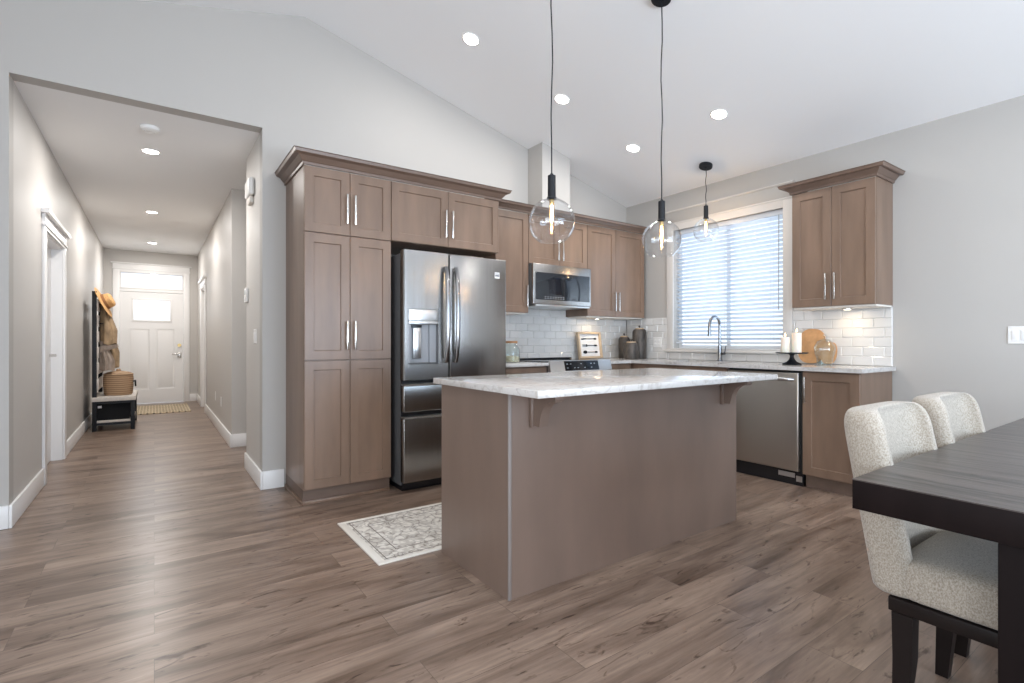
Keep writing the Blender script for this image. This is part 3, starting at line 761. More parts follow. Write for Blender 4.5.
# drawers with dark grip channels
for z0, z1 in ((0.602, 0.800), (0.075, 0.555)):
    b = MB(mf); b.box(FX_0, FX_1, 0.0, 0.065, z0, z1, 0.006, 3)
    dd = b.build('drawer', M_steel, t)
    b = MB(mf); b.prism([(0.012, z1+0.0005), (0.075, z1+0.0005), (0.080, z1+0.010), (0.072, z1+0.014), (0.012, z1+0.012)], 0, FX_0+0.001, FX_1-0.001)
    b.build('handle', M_steel_lt, dd)
for z0, z1 in ((0.569, 0.601), (0.815, 0.839)): MB(mf).box(FX_0+0.004, FX_1-0.004, 0.0, 0.02, z0, z1).build('grip_channel', M_blkpl, t)
MB(mf).box(FX_0+0.01, FX_1-0.01, 0.0, 0.03, 0.03, 0.074).build('toe_strip', M_blkpl, t)
b = MB(mf); b.box(2.315, 2.362, 0.0655, 0.067, 1.655, 1.705)
st = b.build('label_sticker', M_white, dr); st['label'] = 'small white sticker with dark lettering'
b = MB(mf)
for k, (a, c) in enumerate(((2.320, 2.3285), (2.3305, 2.3375), (2.3395, 2.3465), (2.3485, 2.3565))): b.box(a, c, 0.0671, 0.0674, 1.670, 1.684)
b.box(2.318, 2.359, 0.0671, 0.0674, 1.690, 1.694)
b.build('sticker_text', mat('navy_print', (0.02, 0.03, 0.07), 0.5), dr)

# ------------------------------------------------------------------ microwave
MY = 3.87
mm = lambda u, d, z: (u, MY-d, z)
t = thing('microwave', 'stainless over-the-range microwave with black glass door', 'microwave', (3.34, MY, 1.48))
b = MB(); b.box(2.962, 3.716, MY+0.03, YW-0.013, 1.488, 1.8835, 0.003); b.build('body', M_dk, t)
b = MB(mm); b.box(2.962, 3.716, -0.029, 0.0, 1.492, 1.8825, 0.004)
dr = b.build('door', M_steel, t)
b = MB(mm); b.box(2.990, 3.696, 0.0005, 0.004, 1.535, 1.800, 0.0015); b.build('glass_front', M_glassblk, dr)
b = MB(mm)
for k in range(8): b.box(3.10+k*0.033, 3.118+k*0.033, 0.0042, 0.0046, 1.562, 1.568); 
for k in range(8): b.box(3.10+k*0.033, 3.118+k*0.033, 0.0042, 0.0046, 1.546, 1.552)
b.build('touch_controls', mat('control_print', (0.25, 0.26, 0.27), 0.5), dr)
b = MB(); b.box(2.985, 3.69, MY-0.012, YW-0.03, 1.472, 1.4875, 0.003); b.build('vent_underside', M_steel_lt, t)

# ------------------------------------------------------------------ range
RX0, RX1, RYF = 2.973, 3.767, 3.66
mm = lambda u, d, z: (u, RYF-d, z)
t = thing('range', 'slide-in stainless range with dark front control display', 'range', (3.37, RYF, 0))
b = MB(); b.box(RX0, RX1, RYF, YW-0.03, 0.06, 0.925); b.build('body', M_dk, t)
b = MB(); b.box(RX0+0.01, RX1-0.01, RYF+0.04, YW-0.04, 0.0, 0.0595); b.build('base', M_blkpl, t)
b = MB(); b.box(RX0, RX1, RYF+0.03, YW-0.014, 0.9255, 0.942, 0.003); b.build('cooktop', M_glassblk, t)
b = MB(); b.box(RX0+0.02, RX1-0.02, YW-0.075, YW-0.016, 0.9425, 0.958, 0.004); b.build('rear_vent', M_blk, t)
b = MB(); b.prism([(RYF-0.045, 0.80), (RYF-0.0005, 0.80), (RYF-0.0005, 0.948), (RYF+0.029, 0.951), (RYF-0.012, 0.951), (RYF-0.045, 0.83)][:1] + [(RYF-0.0005, 0.80), (RYF-0.0005, 0.944), (RYF-0.015, 0.951), (RYF-0.045, 0.84)], 0, RX0, RX1)
cp = b.build('control_panel', M_steel_lt, t)
# display glass on the sloped face
n = Vector((0, -(0.951-0.84), (-(RYF-0.045)+(RYF-0.015)))).normalized()
def slope(z): return RYF-0.045+(z-0.84)/(0.951-0.84)*0.030
b = MB()
y0, y1 = slope(0.855), slope(0.945)
b.loft([[(3.150, y0-0.0015, 0.855), (3.590, y0-0.0015, 0.855), (3.590, y1-0.0015, 0.945), (3.150, y1-0.0015, 0.945)], [(3.150, y0+0.004, 0.855), (3.590, y0+0.004, 0.855), (3.590, y1+0.004, 0.945), (3.150, y1+0.004, 0.945)]])
b.build('display', M_glassblk, cp)
M_dp = mat('display_white', (0.6, 0.63, 0.66), 0.5)
for zz, js in ((0.878, (0, 2, 3, 5, 7)), (0.915, (0, 1, 4, 7, 8))):
    for j in js:
        x = 3.175+j*0.044; MB().box(x, x+0.016, slope(zz)-0.0025, slope(zz)-0.0018, zz, zz+0.005).build('button_mark', M_dp, cp)
mm2 = lambda u, d, z: (u, RYF-0.0005-d, z)
b = MB(mm2); b.box(RX0+0.004, RX1-0.004, 0.0, 0.035, 0.26, 0.79, 0.004); od = b.build('oven_door', M_steel, t)
b = MB(mm2); b.box(RX0+0.10, RX1-0.10, 0.0355, 0.037, 0.34, 0.66); b.build('glass', M_glassblk, od)
b = MB(mm2); b.cyl((RX0+0.06, 0.075, 0.73), (RX1-0.06, 0.075, 0.73), 0.012); b.box(RX0+0.08, RX0+0.10, 0.0355, 0.07, 0.72, 0.74); b.box(RX1-0.10, RX1-0.08, 0.0355, 0.07, 0.72, 0.74); b.build('handle', M_steel_lt, od)
b = MB(mm2); b.box(RX0+0.004, RX1-0.004, 0.0, 0.03, 0.07, 0.25, 0.004); b.build('drawer', M_steel, t)

# ------------------------------------------------------------------ dishwasher
DWX = 4.10
mm = lambda u, d, z: (DWX-d, u, z)
t = thing('dishwasher', 'stainless steel dishwasher with a bar handle, under the worktop behind the island end', 'dishwasher', (DWX, 2.25, 0))
b = MB(); b.box(DWX+0.03, XR-0.02, 1.945, 2.565, 0.10, 0.90); b.build('body', M_blkpl, t)
b = MB(mm); b.rects(1.968, 2.562, 0.115, 0.885, [(0, -0.028), (0, -0.004), (0.004, 0.0), (0.012, 0.002), (0.2, 0.006)]); dr = b.build('door', M_steel_dw, t, smooth=50)
b = MB(mm)
b.tube([(2.01, 0.002, 0.832), (2.03, 0.030, 0.834), (2.07, 0.042, 0.835), (2.46, 0.042, 0.835), (2.50, 0.030, 0.834), (2.52, 0.002, 0.832)], 0.013, 14); b.build('handle', M_steel_lt, dr)
b = MB(); b.box(DWX+0.035, DWX+0.06, 1.95, 2.56, 0.0, 0.0995); kp = b.build('kick_plate', M_blkpl, t)
b = MB(); b.box(DWX+0.0325, DWX+0.0345, 2.01, 2.14, 0.055, 0.092); b.box(DWX+0.0325, DWX+0.0345, 1.955, 2.0, 0.03, 0.075); b.build('service_label', M_steel_lt, kp)

# ------------------------------------------------------------------ island
IX0, IX1, IY0, IY1 = 1.262, 3.015, 1.826, 2.457
t = thing('kitchen_island', 'large taupe wood kitchen island standing in the middle of the floor', 'island', (2.14, 2.14, 0))
b = MB(); b.box(IX0+0.012, IX1-0.012, IY0+0.012, IY1-0.05, 0.003, CT0-0.001); b.build('body', M_isl, t)
b = MB(); b.box(IX0, IX0+0.0115, IY0+0.006, IY1, 0.0, CT0-0.001); b.build('side_panel', M_isl, t)
b = MB(); b.box(IX1-0.0115, IX1, IY0+0.006, IY1, 0.0, CT0-0.001); b.build('side_panel', M_isl, t)
b = MB(); b.box(IX0+0.017, IX1-0.001, IY0, IY0+0.0115, 0.0, CT0-0.001); b.build('back_panel', M_isl, t)
b = MB(); b.box(IX0-0.001, IX0+0.0155, IY0-0.002, IY0+0.0055, 0.0, CT0-0.001, 0.001); b.build('corner_trim', M_silver_trim, t)
mI = lambda u, d, z: (u, IY1-0.0495+d, z)
for k in range(4):
    ua = IX0+0.02+k*(IX1-IX0-0.04)/4; ub = ua+(IX1-IX0-0.04)/4
    door_leaf(t, mI, ua, ub, 0.105, 0.72, ('v', ub-0.035 if k % 2 == 0 else ua+0.035, 0.5, 0.7)); door_leaf(t, mI, ua, ub, 0.725, 0.895, ('h', 0.81, (ua+ub)/2-0.08, (ua+ub)/2+0.08), name='drawer', sw=0.045)
o = MB().box(1.229, 3.036, 1.575, 2.492, CT0, CT1, 0.003).build('island_worktop', M_quartz)
tag(o, 'white quartz slab overhanging the kitchen island', 'worktop', 'white quartz worktops')
def corbel(x):
    b = MB()
    y = IY0-0.0005; z = CT0-0.001
    b.box(x-0.035, x+0.035, y-0.020, y, z-0.158, z, 0.002); y -= 0.0205
    pr = [(y, z), (y-0.150, z), (y-0.150, z-0.020), (y-0.144, z-0.030), (y-0.128, z-0.034)]
    for k in range(1, 9):
        a = PI/2*k/9.0
        pr.append((y-0.128+0.080*math.sin(a), z-0.034-0.095*(1-math.cos(a))))
    pr += [(y-0.042, z-0.140), (y-0.040, z-0.150), (y, z-0.150)]
    b.prism([(p[0], p[1]) for p in pr], 0, x-0.024, x+0.024)
    return b.build('corbel', M_isl, t)
corbel(1.408); corbel(2.870)

# ------------------------------------------------------------------ rugs
t = thing('runner_rug', 'pale grey ornate rug with cream binding, lying behind the island end near the refrigerator', 'rug', (1.55, 2.84, 0))
b = MB(); b.box(0.968, 2.15, 2.515, 3.165, 0.0005, 0.008); b.build('rug_field', M_rug, t)
b = MB()
for q in ((0.925, 2.19, 2.486, 2.5145), (0.925, 2.19, 3.1655, 3.195), (0.925, 0.9675, 2.5145, 3.1655), (2.1505, 2.19, 2.5145, 3.1655)): b.box(*q, 0.0005, 0.009, 0.002)
b.build('binding', M_rugedge, t)
b = MB()
for i in (0.012, 0.10):
    x0, x1, y0, y1 = 0.968+i, 2.15-i, 2.515+i, 3.165-i; wd = 0.005
    for q in ((x0, x1, y0, y0+wd), (x0, x1, y1-wd, y1), (x0, x0+wd, y0, y1), (x1-wd, x1, y0, y1)): b.box(*q, 0.0081, 0.0088)
b.build('border_line', M_rugline, t)
o = MB().box(-0.36, 0.49, 9.72, 10.95, 0.0005, 0.012, 0.003).build('door_mat', M_mat)
tag(o, 'beige dotted woven mat on the floor at the front door', 'mat')

# ------------------------------------------------------------------ ceiling lights
TA = math.atan(0.2585)
def downlight(x, y, z, tilt, label, grp, power):
    t = thing('recessed_light', label, 'ceiling light', (x, y, z), grp)
    R = Matrix.Rotation(tilt, 3, 'Y')
    MB().lathe([(0.070, -0.0005), (0.070, -0.004), (0.061, -0.007), (0.058, -0.005)] + [(0.058, -0.0005)], (x, y, z), 32, R).build('trim_ring', M_white, t)
    MB().lathe([(0, -0.0015), (0.057, -0.0015), (0.057, -0.005), (0, -0.005)], (x, y, z), 32, R).build('lens', M_down, t)
    d = bpy.data.lights.new('downlight_glow', 'AREA'); d.shape = 'DISK'; d.size = 0.12; d.energy = power; d.color = (1.0, 0.965, 0.925)
    o = bpy.data.objects.new('downlight_glow', d); COL.objects.link(o); o.parent = t
    o.location = R @ Vector((0, 0, -0.02)); o.rotation_euler = (0, tilt, 0)
    return t
for x, y, lb in ((1.994, 3.391, 'highest round recessed light on the sloped ceiling, above the refrigerator'), (2.885, 3.360, 'round recessed light on the sloped ceiling close to the left pendant cord'),
                 (3.777, 3.354, 'lowest round recessed light on the sloped ceiling, near the corner'), (3.786, 2.445, 'rightmost round recessed light on the sloped ceiling, above the island end')):
    downlight(x, y, zc(x), TA, lb, 'recessed lights on the sloped ceiling', 6)
for x, y in ((1.994, -0.6), (3.786, 0.2), (0.0, 1.0), (-1.2, -1.0), (2.885, -2.0)):
    downlight(x, y, zc(x), TA if x > 0.984 else -TA, 'round recessed light on the ceiling over the living area, outside the view', 'recessed lights over the living area', 6)
for y, lb in ((5.351, 'nearest round recessed light on the hallway ceiling, beside the smoke detector'), (7.857, 'middle round recessed light on the hallway ceiling'), (10.311, 'farthest round recessed light on the hallway ceiling, near the front door')):
    downlight(-0.025, y, ZC, 0, lb, 'recessed lights along the hallway ceiling', 18)
t = thing('smoke_detector', 'round white smoke detector on the hallway ceiling', 'smoke detector', (-0.026, 4.76, ZC))
MB().lathe([(0.001, -0.0005), (0.062, -0.0005), (0.066, -0.012), (0.064, -0.024), (0.050, -0.034), (0.001, -0.036)], (-0.026, 4.76, ZC), 32).build('housing', M_white, t)
MB().lathe([(0.028, -0.0355), (0.034, -0.038), (0.040, -0.0355)], (-0.026, 4.76, ZC), 32).build('vent_ring', M_trim, t)

# ------------------------------------------------------------------ pendants
def pendant(x, y, zg, r, label):
    zt = zc(x)
    t = thing('pendant_light', label, 'pendant light', (x, y, zt), 'glass globe pendant lights')
    R = Matrix.Rotation(TA, 3, 'Y')
    MB().lathe([(0.001, -0.0005), (0.062, -0.0005), (0.062, -0.024), (0.058, -0.028), (0.012, -0.028), (0.010, -0.040), (0.001, -0.040)], (x, y, zt), 32, R).build('canopy', M_blk, t)
    top = zg + r*0.97
    pts = [(x+0.004*math.sin(k*1.3)*(0 < k < 10), y+0.003*math.cos(k*1.7)*(0 < k < 10), zt-0.035 + (top+0.135-zt+0.035)*k/10.0) for k in range(11)]
    MB().tube(pts, 0.0035, 8).build('cord', M_blk, t)
    MB().lathe([(0.001, 0.135), (0.008, 0.135), (0.010, 0.128), (0.021, 0.124), (0.0215, 0.012), (0.026, 0.008), (0.026, -0.001), (0.001, -0.001)], (x, y, top), 24).build('socket', M_blk, t)
    a0 = math.asin(0.024/r); prof = []
    n = 22; a1 = PI - math.asin(0.52)
    for k in range(n+1):
        a = a0 + (a1-a0)*k/n; prof.append((r*math.sin(a), r*math.cos(a)))
    inner = [((r-0.003)*math.sin(a0+(a1-a0)*k/n), (r-0.003)*math.cos(a0+(a1-a0)*k/n)) for k in range(n, -1, -1)]
    MB().lathe(prof+inner, (x, y, zg), 48).build('globe_shade', M_glass, t, smooth=60)
    zb = top-0.0015
    bl = MB().lathe([(0.012, 0.0), (0.013, -0.02), (0.0165, -0.035), (0.0165, -0.115), (0.012, -0.128), (0.001, -0.132)], (x, y, zb), 20).build('light_bulb', M_bulb, t, smooth=60)
    MB().lathe([(0.001, -0.002), (0.0135, -0.002), (0.0135, -0.024), (0.001, -0.024)], (x, y, zb), 20).build('bulb_cap', M_brass, bl)
    f = MB()
    for dx, dy in ((0.006, 0), (-0.006, 0), (0, 0.006), (0, -0.006)): f.tube([(x+dx*0.6, y+dy*0.6, zb-0.03), (x+dx, y+dy, zb-0.06), (x+dx, y+dy, zb-0.095), (x+dx*0.4, y+dy*0.4, zb-0.118)], 0.0022, 6)
    f.build('filament', M_fil, bl)
    d = bpy.data.lights.new('bulb_glow', 'POINT'); d.energy = 5; d.color = (1, 0.72, 0.42); d.shadow_soft_size = 0.008
    o = bpy.data.objects.new('bulb_glow', d); COL.objects.link(o); o.parent = t; o.location = (0, 0, zb-0.075-zt)
pendant(1.715, 2.08, 1.760, 0.123, 'clear glass globe pendant over the island, nearest the refrigerator')
pendant(2.606, 2.08, 1.767, 0.121, 'clear glass globe pendant over the island, its cord right of the refrigerator')
pendant(4.376, 2.966, 2.205, 0.118, 'small-looking clear globe pendant hanging before the window blind over the sink')

# ------------------------------------------------------------------ blind
t = thing('window_blind', 'white horizontal slat blind lowered over the sink window', 'blind', (XR+0.045, 2.985, WZ0))
bx = XR+0.045
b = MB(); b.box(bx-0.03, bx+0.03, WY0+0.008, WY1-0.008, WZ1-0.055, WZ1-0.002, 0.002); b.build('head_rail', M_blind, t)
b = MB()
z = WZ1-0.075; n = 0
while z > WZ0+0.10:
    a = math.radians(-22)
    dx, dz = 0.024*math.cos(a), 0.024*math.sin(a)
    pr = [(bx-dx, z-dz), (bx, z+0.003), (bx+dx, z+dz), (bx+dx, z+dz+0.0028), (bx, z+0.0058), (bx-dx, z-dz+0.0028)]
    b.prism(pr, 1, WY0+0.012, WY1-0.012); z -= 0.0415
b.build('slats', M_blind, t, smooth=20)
b = MB(); b.box(bx-0.026, bx+0.026, WY0+0.012, WY1-0.012, WZ0+0.062, WZ0+0.080, 0.004); b.build('bottom_rail', M_blind, t)
b = MB()
for y in (WY0+0.13, 2.985, WY1-0.13):
    for q in (-0.027, 0.027): b.cyl((bx+q, y, WZ0+0.07), (bx+q, y, WZ1-0.05), 0.0013, seg=6)
b.build('ladder_cord', M_blind, t)
b = MB(); b.cyl((bx-0.038, WY0+0.05, 1.42), (bx-0.034, WY0+0.05, WZ1-0.05), 0.004, seg=8); b.build('tilt_wand', mat('grey_wand', (0.35, 0.37, 0.40), 0.4), t)

# ------------------------------------------------------------------ under-cabinet lights
def puck(x, y, z, label, power):
    t = thing('under_cabinet_light', label, 'light', (x, y, z), 'under-cabinet lights')
    MB().lathe([(0.001, -0.0005), (0.034, -0.0005), (0.034, -0.010), (0.028, -0.012), (0.028, -0.008)], (x, y, z), 24).build('housing', M_nickel, t)
    MB().lathe([(0.001, -0.0085), (0.0275, -0.0085), (0.0275, -0.0105), (0.001, -0.0105)], (x, y, z), 24).build('lens', M_puck, t)
    d = bpy.data.lights.new('puck_glow', 'AREA'); d.shape = 'DISK'; d.size = 0.06; d.energy = power; d.color = (1, 0.80, 0.56)
    o = bpy.data.objects.new('puck_glow', d); COL.objects.link(o); o.parent = t; o.location = (0, 0, -0.016)
puck(4.54, 1.80, 1.3955, 'glowing puck light beneath the lone cabinet right of the window', 0.6)
puck(4.02, 4.09, 1.3875, 'glowing puck light beneath the corner cabinet above the utensil art', 0.6)

# ------------------------------------------------------------------ worktop items
Z = CT1+0.0006
def canister(x, y, r, h, label):
    t = thing('canister', label, 'canister', (x, y, Z), 'dark metal canisters in the corner')
    MB().lathe([(0.001, 0), (r-0.004, 0), (r, 0.004), (r, h-0.03), (r-0.012, h-0.006), (r-0.02, h), (0.001, h)], (x, y, Z), 40).build('body', M_canister, t)
    MB().lathe([(0.001, h+0.0005), (r*0.62, h+0.0005), (r*0.60, h+0.014), (0.001, h+0.016)], (x, y, Z), 32).build('lid', M_knobwood, t)
    MB().lathe([(0.001, h+0.0165), (0.006, h+0.0165), (0.006, h+0.026), (0.013, h+0.032), (0.013, h+0.040), (0.001, h+0.046)], (x, y, Z), 20).build('knob', M_canister, t)
canister(4.562, 3.955, 0.079, 0.335, 'tallest dark metal canister, standing rearmost in the corner')
canister(4.490, 4.120, 0.066, 0.245, 'mid-height slim dark metal canister, leftmost in the corner')
canister(4.370, 3.905, 0.084, 0.180, 'shortest, widest dark metal canister, in front of the other two')
# framed utensil art leaning on the backsplash
ax, ay = 4.005, 4.235
lean = math.radians(9)
def lean_m(u, d, z):   # u across, d out of the picture, z up the picture
    y = ay - d*math.cos(lean) + z*math.sin(lean)*0.9 - 0.05
    return (ax+u, y, Z + z*math.cos(lean) + d*math.sin(lean))
t = thing('framed_utensil_art', 'square wood-framed white art with three dark utensils, leaning on the backsplash', 'artwork', (ax, ay-0.05, Z))
W = 0.175; H = 0.30
b = MB(lean_m)
b.box(-W, W, 0, 0.035, 0.004, 0.026, 0.002); b.box(-W, W, 0, 0.035, H-0.022, H, 0.002); b.box(-W, -W+0.022, 0, 0.035, 0.026, H-0.022, 0.002); b.box(W-0.022, W, 0, 0.035, 0.026, H-0.022, 0.002)
b.build('frame', mat('pale_oak_frame', (0.55, 0.42, 0.29), 0.6), t)
MB(lean_m).box(-W+0.021, W-0.021, 0.004, 0.010, 0.025, H-0.021).build('backing', mat('whitewashed_planks', (0.72, 0.72, 0.72), 0.7, noise=((4, 4, 40), 0.1, 3)), t)
for k, z in enumerate((0.075, 0.150, 0.225)):
    b = MB(lean_m)
    b.box(-0.035, 0.075, 0.0105, 0.016, z-0.004, z+0.004, 0.001)
    b.box(0.075, 0.115, 0.0105, 0.016, z-0.010, z+0.010, 0.003)
    if k == 1:
        for q in (-0.010, 0, 0.010): b.box(-0.105, -0.045, 0.0105, 0.016, z+q-0.002, z+q+0.002, 0.0005)
        b.box(-0.05, -0.035, 0.0105, 0.016, z-0.013, z+0.013, 0.001)
    elif k == 0: b.prism([(-0.072+0.030*math.cos(a*PI/8), z+0.018*math.sin(a*PI/8)) for a in range(16)], 1, 0.0105, 0.016)
    else: b.prism([(-0.04, z-0.004), (-0.11, z-0.012), (-0.115, z+0.004), (-0.04, z+0.006)], 1, 0.0105, 0.016)
    b.build(['spoon', 'fork', 'knife'][k], M_blk, t)
# glass jar with wooden lid near the refrigerator
jx, jy = 2.745, 3.93
t = thing('glass_jar', 'clear glass storage jar with wooden lid beside the refrigerator', 'jar', (jx, jy, Z))
k = 0.085
prof = [(0.001, 0.0), (k-0.01, 0.0), (k, 0.01), (k, 0.11), (k-0.008, 0.135), (0.058, 0.155), (0.058, 0.178)]
MB().lathe(prof+[(r-0.003, z+0.003 if i == 0 else z) for i, (r, z) in enumerate(prof[1:])][::-1]+[(0.001, 0.003)], (jx, jy, Z), 36).build('body', M_jar, t, smooth=50)
MB().lathe([(0.001, 0.1785), (0.062, 0.1785), (0.062, 0.200), (0.001, 0.200)], (jx, jy, Z), 32).build('lid', M_lid, t)
o = MB().lathe([(0.001, 0.004), (k-0.006, 0.006), (k-0.005, 0.05), (0.04, 0.060), (0.001, 0.056)], (jx, jy, Z), 28).build('dry_beans', mat('cream_dry_goods', (0.62, 0.56, 0.40), 0.8, noise=((60, 60, 60), 0.35, 3), bump=((70, 70, 70), 0.8, 0.01)))
tag(o, 'pale dry goods filling the bottom of the glass jar', 'food', kind='stuff')
# candle stand
cx, cy_ = 4.38, 2.155
t = thing('candle_stand', 'black footed metal plate stand carrying two ivory candles', 'stand', (cx, cy_, Z))
MB().lathe([(0.001, 0), (0.072, 0), (0.074, 0.006), (0.062, 0.014), (0.040, 0.024), (0.022, 0.044), (0.014, 0.066), (0.016, 0.080), (0.026, 0.090), (0.001, 0.092)], (cx, cy_, Z), 40).build('pedestal', M_blk, t)
MB().lathe([(0.001, 0.0925), (0.112, 0.0925), (0.122, 0.098), (0.122, 0.104), (0.114, 0.101), (0.001, 0.100)], (cx, cy_, Z), 48).build('plate', M_blk, t)
def candle(x, y, r, h, lb, flame):
    zz = Z+0.1006
    t = thing('pillar_candle', lb, 'candle', (x, y, zz), 'ivory pillar candles on the black stand')
    MB().lathe([(0.001, 0), (r, 0), (r, h-0.003), (r-0.003, h), (r-0.010, h-0.004), (0.001, h-0.007)], (x, y, zz), 28).build('wax', M_wax, t)
    MB().cyl((x, y, zz+h-0.008), (x, y, zz+h+0.008), 0.0013, seg=6).build('wick', M_blk, t)
    if flame: MB().lathe([(0.001, h+0.006), (0.005, h+0.013), (0.0045, h+0.022), (0.001, h+0.036)], (x, y, zz), 14).build('flame', M_flame, t)
candle(cx-0.02, cy_+0.045, 0.034, 0.130, 'shorter ivory candle on the black stand, on the window side', True)
candle(cx+0.02, cy_-0.030, 0.037, 0.166, 'taller ivory candle on the black stand, on the cabinet side', True)
# round wooden board leaning on the tiles
def disc_board(name, label, x, y, r, th, tilt, shrinkz=1.0, neck=False):
    t = thing(name, label, 'cutting board', (x, y, Z))
    pts = []
    for k in range(48):
        a = 2*PI*k/48; c_, s_ = math.cos(a), math.sin(a)
        pts.append((r*math.copysign(abs(c_)**0.8, c_), shrinkz+shrinkz*math.copysign(abs(s_)**0.8, s_)))
    def m(d, u, z): return (x - d*math.cos(tilt) + z*math.sin(tilt), y+u, Z + z*math.cos(tilt)+0.006 + d*math.sin(tilt)*0.5)
    MB(m).prism(pts, 0, 0, th).build('board', M_lightwood, t)
    return t
disc_board('cutting_board', 'large rounded wooden board leaning on the tiles behind the candles', 4.628, 2.115, 0.112, 0.018, math.radians(8), 0.150)
disc_board('cutting_board', 'small rounded wooden board added behind the lidded glass jar as the larger board refracted in it', 4.60, 1.968, 0.062, 0.014, math.radians(12), 0.095)  # added board imitating the larger board's refraction in the jar glass
# lidded glass jar
gx, gy = 4.44, 1.925
t = thing('glass_jar', 'clear glass lidded jar with a pointed knob in front of the small rounded board', 'jar', (gx, gy, Z))
prof = [(0.001, 0), (0.050, 0), (0.054, 0.005), (0.060, 0.06), (0.074, 0.11), (0.078, 0.14), (0.070, 0.165), (0.058, 0.178)]
MB().lathe(prof+[(r-0.003, max(z, 0.003)) for r, z in prof[1:]][::-1]+[(0.001, 0.003)], (gx, gy, Z), 36).build('body', M_jar, t, smooth=50)
prof = [(0.060, 0.179), (0.056, 0.192), (0.035, 0.208), (0.010, 0.215), (0.008, 0.225), (0.015, 0.236), (0.012, 0.250), (0.001, 0.256)]
MB().lathe(prof+[(0.001, 0.248), (0.004, 0.212), (0.033, 0.203), (0.053, 0.189), (0.057, 0.179)], (gx, gy, Z), 36).build('lid', M_jar, t, smooth=50)

# ------------------------------------------------------------------ plates on the walls
def plate(name, label, cat, m, u, z, w_, h_, rocker=1, grp=None, outlet=False, loc=None):
    b = MB(m); b.rects(u-w_/2, u+w_/2, z-h_/2, z+h_/2, [(0, 0.0006), (0.001, 0.004), (0.004, 0.006)])
    p = Vector(m(u, 0, z)); t = thing(name, label, cat, p, grp)
    b.build('cover_plate', M_white, t)
    n = rocker
    for k in range(n):
        uu = u + (k-(n-1)/2)*0.046
        c = MB(m)
        if outlet:
            for dz in (0.020, -0.020): c.box(uu-0.015, uu+0.015, 0.0062, 0.008, z+dz-0.014, z+dz+0.014, 0.001)
            c.build('socket', M_trim, t)
        else:
            c.rects(uu-0.016, uu+0.016, z-0.033, z+0.033, [(0, 0.0062), (0.001, 0.009), (0.006, 0.0105)]); c.build('rocker', M_trim, t)
mw = lambda u, d, z: (XR-d, u, z)
plate('light_switch', 'white rocker switch plate on the bare wall right of the kitchen, above the dining table', 'switch', mw, 0.835, 1.172, 0.118, 0.118, 2)
plate('wall_outlet', 'white outlet on the window-wall tiles between the canisters and the window', 'outlet', lambda u, d, z: (XR-0.0125-d, u, z), 3.80, 1.12, 0.115, 0.118, 2, outlet=True)
plate('wall_outlet', 'white outlet on the range-wall tiles right of the framed utensil art', 'outlet', lambda u, d, z: (u, YW-0.0125-d, z), 4.24, 1.10, 0.072, 0.118, 1, outlet=True)
ms = lambda u, d, z: (HX1-d, u, z)
plate('light_switch', 'white switch plate on the stub wall by the hallway opening, below the thermostat', 'switch', ms, 4.60, 1.172, 0.118, 0.118, 2)
plate('wall_outlet', 'white outlet low on the right hallway wall, nearer the kitchen', 'outlet', ms, 7.18, 0.39, 0.072, 0.118, 1, outlet=True)
plate('wall_outlet', 'white outlet low on the right hallway wall, nearer the front door', 'outlet', ms, 7.88, 0.40, 0.072, 0.118, 1, outlet=True)
t = thing('thermostat', 'small white thermostat on the end of the stub wall, between door chime and switch', 'thermostat', (HX1, 5.03, 1.53))
MB(ms).box(4.965, 5.075, 0.0006, 0.022, 1.475, 1.60, 0.006).build('housing', M_white, t)
MB(ms).box(4.99, 5.05, 0.0222, 0.0235, 1.54, 1.58, 0.0005).build('screen', mat('lcd_grey', (0.32, 0.36, 0.34), 0.3), t)
MB(ms).box(5.0, 5.04, 0.0222, 0.025, 1.495, 1.515, 0.001).build('button', M_trim, t)
t = thing('door_chime', 'white door chime box high on the stub wall by the hallway opening', 'chime', (HX1, 4.75, 2.40))
MB(ms).box(4.63, 4.87, 0.0006, 0.045, 2.335, 2.48, 0.02, 4).build('cover', M_white, t)
MB(ms).box(4.68, 4.82, 0.0006, 0.03, 2.28, 2.334, 0.006).build('sounder', mat('beige_grille', (0.66, 0.62, 0.57), 0.6), t)

# ------------------------------------------------------------------ hall tree and what hangs on it
TX0, TX1, TY0, TY1 = -0.635, -0.205, 8.20, 9.12
t = thing('hall_tree', 'tall black metal hall tree bench with whitewashed shelves against the left hallway wall', 'hall tree', (-0.44, 8.66, 0))
P = 0.045
for y in (TY0, TY1-P): MB().box(TX0, TX0+P, y, y+P, 0, 1.76, 0.003).build('post', M_blk, t)
for y in (TY0, TY1-P): MB().box(TX1-P, TX1, y, y+P, 0, 0.375, 0.003).build('leg', M_blk, t)
b = MB()
for zz in (0.345, 0.075):
    b.box(TX0+P, TX1-P, TY0+0.005, TY0+P-0.005, zz, zz+0.03); b.box(TX0+P, TX1-P, TY1-P+0.005, TY1-0.005, zz, zz+0.03)
    b.box(TX1-P+0.005, TX1-0.005, TY0+P, TY1-P, zz, zz+0.03); b.box(TX0+0.005, TX0+P-0.005, TY0+P, TY1-P, zz, zz+0.03)
b.box(TX0+0.005, TX0+P-0.005, TY0+P, TY1-P, 1.725, 1.755)
b.build('frame_rail', M_blk, t)
MB().box(TX0-0.005, TX1+0.01, TY0-0.012, TY1+0.012, 0.3755, 0.430, 0.004).build('seat', M_whitewash, t)
MB().box(TX0+P, TX1-0.012, TY0+0.008, TY1-0.008, 0.1055, 0.130, 0.002).build('lower_shelf', M_whitewash, t)
for zz in (0.52, 0.72, 0.92, 1.12, 1.32, 1.52): MB().box(TX0+P+0.0005, TX0+P+0.018, TY0+0.004, TY1-0.004, zz, zz+0.14, 0.002).build('back_slat', M_whitewash, t)
